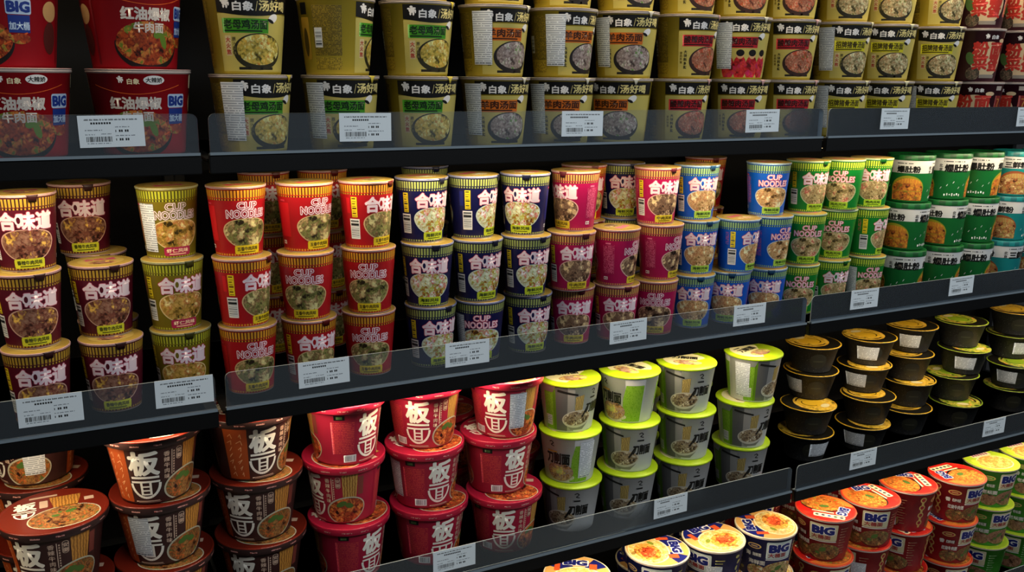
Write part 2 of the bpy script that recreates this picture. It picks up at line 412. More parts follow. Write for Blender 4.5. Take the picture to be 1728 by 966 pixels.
noodle('olive', '#6b5e10', '#33340c', '#a3a52a', '#a8204a', '#f0c8a0', '虾仁风味', ['#4c3a10', '#8a6a22', '#b08838', '#c8a050', '#a05a2a', '#d8b878'], '#d8c088', '#b83a5c')
noodle('red', '#9a1018', '#4a0c0c', '#c48a22', '#d8bc1e', '#4a3a08', '五香牛肉风味', ['#3c2c18', '#6a6a34', '#8c8a50', '#6a4a30', '#a89060', '#b8b078'], '#c8a878', '#c83a4c')
noodle('navy', '#0e1040', '#10142c', '#98a258', '#bccb2c', '#20300a', '海鲜风味', ['#7a4a22', '#b87830', '#a8b050', '#d8dcc0', '#c8d0a8', '#b04a3a', '#e4e4d4'], '#c4d0c0', '#c8506a')
noodle('pink', '#9a0c46', '#4a1420', '#b88a4a', '#d0b82c', '#4a3a08', '牛肉风味', ['#2c1a14', '#5c4030', '#8a6a50', '#6a5040', '#a88a68', '#c8b080'], '#d8a8a0', '#d86a8a')
noodle('blue', '#0a50b4', '#123a5c', '#8cae72', '#a4cc4a', '#1c3a10', '海鲜风味', ['#6a4a2a', '#b08850', '#d0b080', '#a87048', '#c8a470', '#d8c8a0'], '#b8c4c8', '#c8506a')
noodle('green', '#0a7226', '#10501c', '#b4cc40', '#a6d030', '#28400a', '鸡肉风味', ['#5a4a24', '#9a8450', '#b8a878', '#8a6a40', '#c8b888', '#a85a4a'], '#b8c898', '#c8505a')

# ---- squat yellow soup cups
def elephant(A, x, y, s_, m, ly):
    for t in ((0, 0, .32, .26), (-.05, .36, .16, .12), (.22, .22, .2, .09), (-.3, .16, .16, .1), (-.14, -.34, .1, .18), (.16, -.34, .1, .2), (.36, -.1, .08, .2)): A.oval(x + t[0] * s_, y + t[1] * s_, t[2] * s_, t[3] * s_, m, ly, n=14)
def soup(kind, band, word, bandt, pal, bowlc, tabc, flat=False, people=False):
    R = 56.; surf = (.0505, .003, .0615, .114, R)
    Y = mat('soup_yellow', '#a8922a', .4); YL = mat('soup_pale_yellow', '#b9aa58', .4); P_ = print_rows('soup_text_panel', '#85701c', '#443a10', 2.0, .6, .35, 'v', 1.1); PV = print_rows('soup_text_columns', '#a88d24', '#5c4e14', 2.6, .5, .35, 'u', 1.3)
    BM = mat(kind + '_band', band); F = food(kind + '_picture', pal, 5.5); BT = mat(kind + '_band_text', bandt)
    GOLD = mat('soup_gold_text', '#cfc07c'); BW = mat(kind + '_bowl', bowlc)
    A = Art()
    A.rect(-42, 88, 4, 88, YL, 0)
    low = [(-42 + 130 * i / 16, 90 - (0 if flat else 5.5 * math.sin(PI * min(1, (130 * i / 16) / 100)))) for i in range(17)]
    A.poly(low + [(88, 116 if False else 112.5), (-42, 112.5)], BLACK, 1)
    elephant(A, -28, 103, 15, WHITE, 2)
    A.text('白象', -3, 98.5, 13, WHITE, 2, .035, 28); A.strip([(14.5, 92), (17, 106)], .8, GOLD, 2); A.text('汤好喝', 44, 100, 15, GOLD, 2, .03, 50)
    A.rect(-35, 34, 60, 81, BM, 1); A.text(word, 0, 72.5, 13, BT, 2, .035, 64); A.rect(-32, 24, 62, 64.2, BT, 2)
    if people:
        HAIR = mat('figure_hair', '#15100e'); SKIN = mat('figure_face', '#d8a070'); RED = food('figure_red', ['#8a1418', '#c01c22', '#b8342c', '#a01848'], 6)
        for i in range(4):
            x = -26 + i * 25; A.oval(x, 22, 14, 24, RED, 1); A.oval(x, 47, 7.5, 8, SKIN, 2); A.oval(x, 50.5, 8, 6.5, HAIR, 3)
    else:
        A.oval(19, 33, 40, 27, BW, 1)
        A.oval(20.5, 36, 36, 22.5, F, 2)
        A.rect(-14, 44, 6.5, 10.5, mat('soup_bowl_foot', '#1d1b16'), 1)
        if flat: A.vtext('大块料多实', -28.5, 53, 6.4, BLACK, 2, .03); A.vtext('家的味道', -36.5, 50, 5, mat('soup_side_text', '#6a5a1a'), 2, .02)
        else:
            A.rect(-33, -23.5, 27, 56, mat('soup_panel', '#cbb98a'), 1); A.vtext('大火熬', -28.3, 54, 8, mat('soup_red_text', '#a03420'), 2, .03); A.vtext('原汁原味', -19, 54, 6, mat('soup_dark_text', '#57502a'), 2, .02)
    A.oval(42, 82, 9, 6, WHITE, 2, rot=30); A.oval(38, 78, 6, 2.4, BLACK, 3, rot=-25)
    C = Art(-math.radians(88) * R); C.rect(-24, 22, 30, 106, P_, 1); C.rect(-24, 22, 8, 27, PV, 1); C.rect(-22, -9, 42, 72, WHITE, 2); C.rect(-21, -10, 44, 70, CODE, 3)
    C.rect(-52, -32, 24, 88, mat('soup_side_band', '#a8842a'), 1); C.oval(-42, 50, 6, 22, mat('soup_side_dark', '#4a3c12'), 2); C.rect(-50, -35, 92, 110, BLACK, 2)
    C.dx = math.radians(150) * R; C.rect(-38, 30, 10, 104, PV, 1)
    for a in (A, C): a.wrap(surf)
    prof = [(0, 3, PAPER), (47, 3, PAPER), (47.5, 0, PAPER), (50, .2, PAPER), (50.5, 3, Y), (61.5, 114, Y), (63, 114.6, PAPER), (63.6, 116, PAPER), (63.2, 117.4, PAPER), (61.5, 117.6, PAPER), (60.5, 117, PAPER)]
    me = turned('cup_body', prof, [A, C], R, 80)
    L = mat('soup_lid_foil', '#cfc08a', .35)
    LA = Art(); LA.oval(0, 0, 52, 52, Y, 1); LA.oval(-8, -8, 30, 26, F, 2); LA.text('白象', 12, 34, 14, BLACK, 2, .03); LA.lay(.1194)
    lid = turned('lid', [(0, 117.8, L), (62.6, 117.8, L), (63.8, 118.2, PAPER), (63.6, 119.2, PAPER), (62, 119.4, L), (0, 119.4, L)], [LA], R, 80)
    KIND['soup_' + kind] = dict(parts=[('cup_body', me, []), ('lid', lid, [('pull_tab', pull_tab(63.8, 119, 18, 11, mat(kind + '_tab', tabc, .4), 46, True))])], h=.120, sticker=sticker(surf, 34, 20, 108), cat='noodle cup', name='soup_noodle_cup')
soup('chicken', '#3e8a1c', '老母鸡汤面', '#0d2a10', ['#5c5418', '#a89438', '#c8b050', '#d0a038', '#e0cc80', '#a8742a'], '#2a2818', '#d8c048')
soup('mutton', '#c8661c', '羊肉汤面', '#3a1a0a', ['#5a4a44', '#8c7870', '#a89890', '#74605a', '#b8aca4', '#5a7a3a'], '#221e1e', '#d8d0b8', True)
soup('sour', '#b01824', '酸辣肉汤面', '#2c0a0c', ['#7a3a24', '#b8785c', '#8c4a34', '#c89878', '#a83c28', '#6a5a30'], '#33201c', '#c89a94', True)
soup('people', '#b01824', '酸辣肉汤面', '#2c0a0c', ['#7a3a24', '#b8785c'], '#33201c', '#d8d0b8', True, True)
soup('bone', '#c4bc1e', '招牌猪骨汤面', '#3a3208', ['#4a4620', '#8a7c50', '#b8a880', '#a0703c', '#d0c49a', '#6a6a34'], '#26241a', '#d8d0a8')

# ---- wine-red cups
def wine():
    R = 56.; surf = (.0505, .003, .0615, .114, R)
    W = mat('wine_cup', '#36101a', .4); W2 = print_rows('wine_panel', '#42202a', '#5c3c44', 3.4, .5, .35, 'u', 2.0); C_ = mat('wine_cream', '#cdb48c'); RT = mat('wine_red_text', '#b02c20'); F = food('wine_picture', ['#2a2420', '#5a4a3c', '#3c3a2c', '#7a6a54', '#4a3028'], 5)
    A = Art()
    for dx in (0, 176):
        A.dx = dx
        A.oval(2, 50, 40, 40, C_, 1); A.oval(-38, 52, 9, 15, mat('wine_leaf', '#4c6a34'), 2, rot=20); A.oval(-30, 18, 16, 15, F, 2); A.oval(34, 92, 10, 5, C_, 2)
        for t, x, y in (('粉', -18, 73), ('面', 20, 71), ('菜', -16, 43), ('蛋', 19, 39)): A.text(t, x, y, 31, RT, 3, .05, 32)
        A.rect(-14, 28, 8, 16, mat('wine_strip', '#8c8478'), 3); elephant(A, -8, 102, 11, WHITE, 2); A.text('白象', 11, 100, 9, WHITE, 2, .03)
        A.rect(48, 66, 100, 110, mat('wine_badge', '#a89c90'), 2); A.rect(50, 72, 26, 88, mat('wine_red_block', '#7c2018'), 1); A.strip([(56, 80), (66, 80), (61, 66), (61, 34), (54, 34), (68, 34)], 2.2, mat('wine_gold', '#b88a40'), 2); A.rect(78, 104, 10, 104, W2, 1)
    A.wrap(surf)
    prof = [(0, 3, PAPER), (47, 3, PAPER), (47.5, 0, PAPER), (50, .2, PAPER), (50.5, 3, W), (61.5, 114, W), (63, 114.6, PAPER), (63.6, 116, PAPER), (63.2, 117.4, PAPER), (61.5, 117.6, PAPER), (60.5, 117, PAPER)]
    me = turned('cup_body', prof, [A], R, 80)
    L = mat('wine_lid', '#8c7070', .35)
    lid = turned('lid', [(0, 117.8, L), (62.6, 117.8, L), (63.8, 118.2, PAPER), (63.6, 119.2, PAPER), (62, 119.4, L), (0, 119.4, L)], [], R, 80)
    KIND['soup_wine'] = dict(parts=[('cup_body', me, []), ('lid', lid, [])], h=.120, sticker=None, cat='noodle cup', name='soup_noodle_cup')
wine()

# ---- lidded tubs
def tub(col, main, liddark, word, mini, pal):
    R = 50.; surf = (.047, .003, .0532, .1005, R)
    M = mat(col + '_tub', main, .4); L = bars(col + '_tub_lid', main, liddark, 26, .5); LS = mat(col + '_tub_lid_top', main, .38); WB = mat('tub_white', '#cdd0d0', .42); F = food(col + '_tub_picture', pal, 5.5); SM = print_rows(col + '_small', '#cdd0d0', '#33383a', 4, .6, .3, 'v', 1.6)
    A = Art()
    for dx in (0, 157):
        A.dx = dx; A.text(word, 6, 77, 18, BLACK, 2, .05, 58); A.vtext(mini, -32, 87, 8.5, BLACK, 2, .03); A.rect(-26, 22, 91, 96, SM, 2)
        for i in range(7): A.rect(-20 + i * 6, -17 + i * 6, 9 + (i % 3), 14 + (i * 2 % 4), WB, 2)
        for i in range(5): A.strip([(-30 + i * 14, 26 + (i * 7) % 20), (-27 + i * 14, 31 + (i * 7) % 20)], 1.1, WB, 2)
        A.dx = dx - 83; A.text(word, 0, 79, 15, BLACK, 2, .05, 50); A.rect(-26, 8, 91, 94, SM, 2)
        A.oval(0, 33, 38, 31, mat(col + '_tub_edge', '#8a8a22' if col == 'green' else '#8a4a2a'), 1, -12, 192); A.rect(-37, 37, 5, 27, F, 1); A.oval(0, 28, 37, 30, F, 2, 0, 180)
        A.oval(3, 40, 32, 18, strands(col + '_tub_strands', pal[3], pal[2], .16, 'u', 3), 3, 20, 160)
    A.wrap(surf)
    prof = [(0, 2, M), (45, 2, M), (45.5, 0, M), (46.6, .2, M), (47, 3, M), (51.4, 70, M), (51.45, 70.4, WB), (53.2, 100.4, WB)]
    me = turned('cup_body', prof, [A], R, 80)
    lid = turned('lid', [(53.0, 100.6, LS), (54.2, 100.2, LS), (54.3, 101, LS), (53.9, 112, L), (53.2, 112.9, LS), (52, 112.9, LS), (51, 111.8, LS), (0, 111.8, LS)], [], R, 80)
    KIND['tub_' + col] = dict(parts=[('cup_body', me, []), ('lid', lid, [])], h=.113, sticker=None, cat='noodle tub', name='lidded_noodle_tub')
tub('green', '#0c5c28', '#0a421e', '爆肚粉', '北京', ['#5a2a14', '#a0522a', '#b8722e', '#c8902e', '#8a3c1c', '#6a5a20'])
tub('teal', '#10787a', '#0e5a60', '三鲜粉', '北京', ['#5a3018', '#9a5a34', '#b07848', '#a89a58', '#7a3c24', '#c0a878'])

# ---- red chili buckets
def bucket():
    R = 67.; surf = (.059, .003, .0722, .119, R)
    B = mat('bucket_red', '#96101a', .38); D = mat('bucket_deep', '#6a0c16'); F = food('bucket_picture', ['#3a1408', '#8a2c14', '#a8461c', '#6a2010', '#b86a30', '#5a6a22'], 6); OR = mat('bucket_orange', '#d05a20'); GR = mat('bucket_grey_text', '#c8beb4')
    BL = mat('bucket_blue', '#16307c'); LB = mat('bucket_pale', '#a8bcd4')
    A = Art()
    for dx in (0, 2 * 105.2):
        A.dx = dx
        A.strip([(-62 + i * 6, 103 - 13 * math.sin(PI * i / 21)) for i in range(22)], .9, OR, 1)
        elephant(A, -19, 111, 10, WHITE, 2); A.text('白象', -2, 108, 8, CREAM, 2, .03); A.oval(25, 110, 14, 6.5, WHITE, 2); A.text('大辣娇', 25, 110, 7, BLACK, 3, .03, 22)
        A.text('红油爆椒', -2, 77, 17, GR, 3, .045, 72); A.text('牛肉面', 0, 58, 14, GR, 3, .03, 44)
        A.oval(0, 33, 52, 36, mat('bucket_bowl', '#161412'), 1, 170, 370); A.oval(0, 36, 50, 31, F, 2); A.oval(14, 50, 9, 6, mat('bucket_leaf', '#5a7a24'), 3, rot=35); A.oval(22, 40, 5, 12, mat('bucket_leaf', '#5a7a24'), 3, rot=20)
        A.rrect(44, 76, 70, 90, 3, LB, 3); A.text('BIG', 60, 80, 13, BL, 4, .06, 27); A.rect(46, 74, 46, 69, BL, 3); A.text('加大桶', 60, 55, 10, LB, 4, .04, 26); A.oval(60, 38, 14, 7, F, 3)
        A.strip([(38, 30), (70, 46)], 2, OR, 3); A.rrect(94, 122, 98, 118, 4, CREAM, 2); A.oval(108, 76, 14, 14, mat('bucket_tan', '#b08a5a'), 2); A.oval(108, 40, 13, 22, mat('bucket_brown', '#4a1c18'), 2); A.rect(126, 130, 6, 118, D, 2)
    A.wrap(surf)
    prof = [(0, 3, PAPER), (56, 3, PAPER), (56.5, 0, PAPER), (58.5, .2, PAPER), (59, 3, B), (72.2, 119, B), (74, 119.8, PAPER), (74.6, 121.4, PAPER), (74.1, 123, PAPER), (72, 123.3, PAPER), (71, 122.5, PAPER)]
    me = turned('bucket_body', prof, [A], R, 96)
    L = mat('bucket_lid', '#a8202a', .35)
    lid = turned('lid', [(0, 123.5, L), (73.4, 123.5, L), (74.8, 124, PAPER), (74.5, 125.2, PAPER), (72.6, 125.5, L), (0, 125.5, L)], [], R, 96)
    KIND['bucket_red'] = dict(parts=[('bucket_body', me, []), ('lid', lid, [])], h=.126, sticker=None, cat='noodle bucket', name='noodle_bucket')
bucket()

# ---- brown and crimson bowls with wide snap lids
def bowl(col, main, dark, lidc, accent, noodlec, pal, rt):
    R = 62.; k = rt / 79.; surf = (.0545, .003, .0700 * k + .0005, .1015, R)
    M = mat(col + '_bowl', main, .38); D = mat(col + '_bowl_dark', dark, .38); L = mat(col + '_bowl_lid', lidc, .28); AC = mat(col + '_accent', accent); F = food(col + '_bowl_picture', pal, 5.5); NS = strands(col + '_noodles', noodlec, '#8a5a26', .22, 'u', 1.2); CU = mat('bowl_rim_line', '#b8b49a'); TXT = mat('bowl_white_text', '#f2ecdc'); SM = mat(col + '_small_text', '#c8a890'); PR = print_rows(col + '_bowl_print', main, accent, 3.4, .42, .3, 'v', 1.4); SCR = mat(col + '_scribble', '#e0a070')
    A = Art()
    for dx in (0, PI * R):
        A.dx = dx
        A.text('板', 0, 74, 41, TXT, 3, .04, 42)
        # the second character, drawn with a rounded bowl-shaped foot
        A.rect(-21, 21, 46.5, 50.5, TXT, 3); A.rect(-22, 22, 39, 42.5, TXT, 3)
        pts = [(22 * math.cos(a), 38 + 26 * math.sin(a)) for a in [PI + PI * i / 18 for i in range(19)]]
        A.strip(pts, 4.2, TXT, 3)
        for x in (-7, 7): A.rect(x - 1.8, x + 1.8, 17, 40, TXT, 3)
        for y in (32, 25, 18): A.rect(-6, 6, y - 1.3, y + 1.3, TXT, 3)
        A.rect(-20, 20, 5, 6.4, SM, 2); A.rect(-16, 22, 2.8, 3.8, SM, 2)
        A.vtext('香辣牛肉味', 33, 91, 9, SM, 2, .02); A.rect(40, 41, 48, 92, SM, 2)
        for i in range(9): A.rect(42.5, 44.5, 50 + i * 4.6, 52.8 + i * 4.6, SM, 2)
        A.rrect(47, 56, 72, 94, 4, SM, 2); A.rrect(47.8, 55.2, 72.8, 93.2, 3.4, D, 3); A.vtext('安徽', 51.5, 91, 8, SM, 4, .02, 1.1)
        A.poly([(60, 38), (82, 38), (86, 98), (58, 98)], NS, 1)
        A.oval(64, 27, 37, 27, CU, 2, rot=12); A.oval(64.5, 27, 34.5, 24.5, F, 3, rot=12); A.oval(56, 40, 10, 5, mat('bowl_greens', '#4c6a2c'), 4, rot=25); A.oval(70, 37, 8, 5, mat('bowl_greens', '#4c6a2c'), 4, rot=-20)
        A.rect(86, 96, 56, 92, mat(col + '_flag', '#7c3a30'), 1)
        if col == 'brown':
            A.rect(-62, -25, 3.5, 101, AC, 1)
            for i in range(7):
                for j in range(2): A.strip([(-55 + j * 15 + 3 * math.sin(i * 2.1 + j), 12 + i * 12), (-50 + j * 15, 17 + i * 12), (-52 + j * 15 + 4 * math.cos(i + j), 9 + i * 12)], 1.1, SCR, 2)
        else:
            A.rect(-74, -26, 3.5, 101, M, 1); A.rect(-70, -30, 22, 84, PR, 2); A.rect(-64, -46, 88, 97, BLACK, 2); A.rect(-60, -50, 90, 95, mat('bowl_badge', '#4a6a3a'), 3); A.rect(-50, -26, 6, 20, WHITE, 2); A.rect(-48, -28, 8, 18, CODEU, 3)
    A.wrap(surf)
    rw = 70 * k + .5
    prof = [(0, 3, M), (52, 3, M), (52.5, 0, M), (54, .2, M), (54.5, 3, M), (rw, 101.5, D if col == 'brown' else M)]
    prof = [(r, z, (M if i < 5 else M)) for i, (r, z, m_) in enumerate(prof)]
    me = turned('bowl_body', prof, [A], R, 96)
    SK = Art()
    for i in range(14):
        w = 12 + (i * 5) % 9; x0 = i * 2 * PI * rt / 14; SK.rect(x0, x0 + w, 106.2, 108.6, print_rows(col + '_lid_words', lidc, '#d89a90', 3, .9, .3, 'v', 1.0), 1)
    SK.wrap((rt / 1000 - .0012, .1015, rt / 1000 + .0002, .1132, rt))
    LA = Art(); s_ = rt - 8
    LA.text('板', -40, 32, 26, TXT, 4, .045, 30); LA.rect(-58, -24, 12.5, 15, TXT, 4); LA.strip([(-41 + 14 * math.cos(a), 8 + 17 * math.sin(a)) for a in [PI + PI * i / 12 for i in range(13)]], 2.8, TXT, 4); LA.rect(-45, -37, -6, 10, TXT, 4); LA.rect(-56, -26, 7, 9.6, TXT, 4)
    LA.oval(14, -24, 52, 38, CU, 2, rot=8); LA.oval(14, -24, 50, 36, F, 3, rot=8); LA.oval(24, -8, 9, 5, mat('bowl_greens', '#4c6a2c'), 4, rot=25); LA.oval(2, -18, 6, 4, mat('bowl_greens', '#4c6a2c'), 4)
    LA.poly([(0, 12), (34, 10), (40, 50), (-6, 52)], NS, 2); LA.rrect(-20, -8, 18, 44, 2, SM, 2); LA.rect(44, 58, 22, 34, SM, 1); LA.rect(-34, 6, 56, 62, SM, 1)
    LA.lay(.1132)
    DK = D if col == 'brown' else L
    lid = turned('lid', [(rw - .3, 101.7, DK), (rt - 1.4, 101.2, DK), (rt - .9, 102.2, DK), (rt - .1, 113, DK), (rt - .7, 114.6, L), (rt - 2.2, 114.9, L), (rt - 4.2, 114.0, L), (rt - 6, 113.2, L), (0, 113.2, L)], [SK, LA], R, 96)
    KIND['bowl_' + col] = dict(parts=[('bowl_body', me, []), ('lid', lid, [])], h=.115, sticker=sticker(surf, 32, 20, 92), cat='noodle bowl', name='noodle_bowl')
bowl('brown', '#3a1f1c', '#33201e', '#6a1e12', '#a8481a', '#c88a3c', ['#3a1e10', '#6a3c20', '#8a5a34', '#a87840', '#5c4424', '#b05a28', '#4c5c2c'], 79)
bowl('crimson', '#a01c36', '#7a1228', '#aa1c38', '#c8483c', '#c89a4c', ['#3a100c', '#8a2c18', '#b8542a', '#6a1c14', '#c87a38', '#a83c20'], 75)

# ---- grey cups with lime lids
def grey():
    R = 56.; surf = (.0485, .003, .0610, .0985, R)
    G = mat('grey_cup', '#c2c2c0', .42); DG = mat('grey_dark', '#565656'); MG = mat('grey_mid', '#8a8985'); LG = print_rows('lime_panel', '#6c9a16', '#86b038', 3.0, .5, .3, 'v', 1.6); DL = mat('lime_dark', '#567c12'); LM = mat('lime_lid', '#a8c81a', .35); F = food('grey_picture', ['#3c2a1c', '#7a6248', '#a89878', '#5c4430', '#c8c0a8', '#8a7250'], 5); F2 = food('grey_picture_two', ['#6a4a38', '#a8743c', '#b89a80', '#8a6a6a', '#c8a858', '#a8b060'], 6); NO = strands('grey_noodles', '#b09a5a', '#7c6a3c', .3); BR = mat('grey_bowl_rim', '#bdb8a8'); BT = mat('grey_brush_text', '#171614')
    A = Art()
    A.rect(-46, -22, 3.5, 98, DG, 0); A.rect(-22, -8, 3.5, 98, MG, 0)
    A.poly([(-42, 88), (-41, 93), (-2, 84), (-2, 80)], BT, 2)
    A.poly([(-7, 36), (9, 36), (11, 82), (-6, 78)], NO, 1)
    A.oval(0, 30, 33, 19, BR, 2, rot=6); A.oval(0, 31.5, 30, 15.5, F, 3, rot=6); A.poly([(-27, 20), (27, 20), (14, 6), (-14, 6)], mat('grey_bowl', '#77756c'), 1)
    A.poly([(8, 34), (12, 33), (27, 62), (22, 60)], BT, 4); A.text('刀削面', 38, 52, 21, BT, 4, .05, 40); A.strip([(28, 88), (33, 91), (37, 87), (31, 82), (38, 80)], 1.8, BT, 3); A.rect(25, 40, 71, 74.5, BT, 3)
    A.rect(-74, -46, 3.5, 84, LG, 0); A.poly([(-52, 84), (-46, 98), (-46, 3.5), (-52, 3.5)], DL, 1); A.rect(-72, -56, 12, 34, WHITE, 2); A.rect(-71, -57, 13, 32, CODE, 3)
    A.dx = PI * R
    A.text('刀削面', -8, 54, 24, BT, 3, .05, 50); A.strip([(-24, 88), (-19, 91), (-15, 87), (-21, 82), (-14, 80)], 1.8, BT, 3); A.rect(-30, -8, 66.5, 70, mat('grey_gold', '#a8843a'), 3); A.oval(-4, 24, 30, 20, F2, 2); A.oval(-4, 13, 33, 9, BR, 1)
    A.poly([(26, 98), (26, 62), (16, 3.5), (62, 3.5), (66, 86), (66, 98)], G, 0); A.poly([(28, 84), (22, 56), (18, 3.5), (60, 3.5), (64, 84)], LG, 1)
    A.wrap(surf)
    prof = [(0, 3, PAPER), (46, 3, PAPER), (46.5, 0, G), (48, .2, G), (48.5, 3, G), (61, 98.5, G), (62, 99, PAPER)]
    me = turned('cup_body', prof, [A], R, 80)
    LA = Art(); LA.oval(-4, 4, 46, 46, mat('lime_lid_cream', '#d8d2a0'), 1, 20, 250); LA.text('刀削面', -4, 16, 18, BT, 3, .05, 54); LA.oval(2, -16, 30, 16, F2, 2); LA.rect(-30, -8, 30, 34, BT, 2); LA.lay(.1032)
    lid = turned('lid', [(61, 98.8, LM), (62.8, 98.6, LM), (63.9, 99.4, LM), (64, 102, LM), (63.2, 103.2, LM), (0, 103.2, LM)], [LA], R, 80)
    KIND['cup_grey'] = dict(parts=[('cup_body', me, []), ('lid', lid, [])], h=.1035, sticker=sticker(surf, 32, 12, 92), cat='noodle cup', name='grey_noodle_cup')
grey()

# ---- low black bowls with film lids
def black(col, film, pal):
    R = 54.; surf = (.0455, .003, .0605, .062, R)
    B = specks('black_bowl_wall', '#262626', '#a0a098', 3.8, .11); BF = mat('black_bowl_plain', '#111111', .5, 0, .2); LF = mat(col + '_film', film, .3); F = food(col + '_film_picture', pal, 9, .3); ED = mat(col + '_film_edge', '#8a7a44', .35); DK = mat('film_dark', '#241c0c', .3)
    A = Art()
    for dx in (0, 170): A.dx = dx; A.oval(0, 33, 20, 19, mat('black_bowl_badge', '#26261f', .4), 1); A.rect(-12, 12, 31, 34, mat('black_bowl_words', '#3c3c30'), 2)
    A.wrap(surf)
    me = turned('bowl_body', [(0, 2, BF), (44, 2, BF), (44.5, 0, BF), (45, .3, BF), (45.5, 3, BF), (60.5, 62, B), (65.4, 63.2, BF), (66, 64.2, BF), (65.6, 65.4, BF), (61, 65.6, BF)], [A], R, 80)
    FD = mat('film_black', '#15130d', .3)
    LA = Art(); LA.oval(0, 0, 63, 63, FD, 1); LA.oval(12, -8, 50, 52, F, 2); LA.oval(4, -4, 30, 26, LF, 3); LA.strip([(10 + 40 * math.cos(a), -6 + 42 * math.sin(a)) for a in [.3 + i * .12 for i in range(20)]], 4, DK, 4); LA.strip([(22 * math.cos(a) + 4, 20 * math.sin(a) - 4) for a in [2.3 + i * .2 for i in range(14)]], 2.5, DK, 4); LA.oval(26, -30, 15, 9, mat('film_pale', '#d8c890', .3), 4, rot=30)
    LA.lay(.0672)
    lid = turned('film_lid', [(0, 65.7, ED), (64.6, 65.7, ED), (65.9, 65.9, ED), (65.8, 66.8, ED), (64, 67.2, LF), (0, 67.2, LF)], [LA], R, 80)
    KIND['bowl_black_' + col] = dict(parts=[('bowl_body', me, []), ('film_lid', lid, [])], h=.068, sticker=sticker(surf, 50, 17, 52), cat='noodle bowl', name='black_noodle_bowl')
black('amber', '#cfa224', ['#8a6a1c', '#d0a828', '#dcb848', '#c09020', '#a8842a', '#d09a38'])
black('green', '#86a020', ['#3c4a14', '#86a024', '#c8a83c', '#a8b43c', '#5c6a1c', '#c88a3c'])

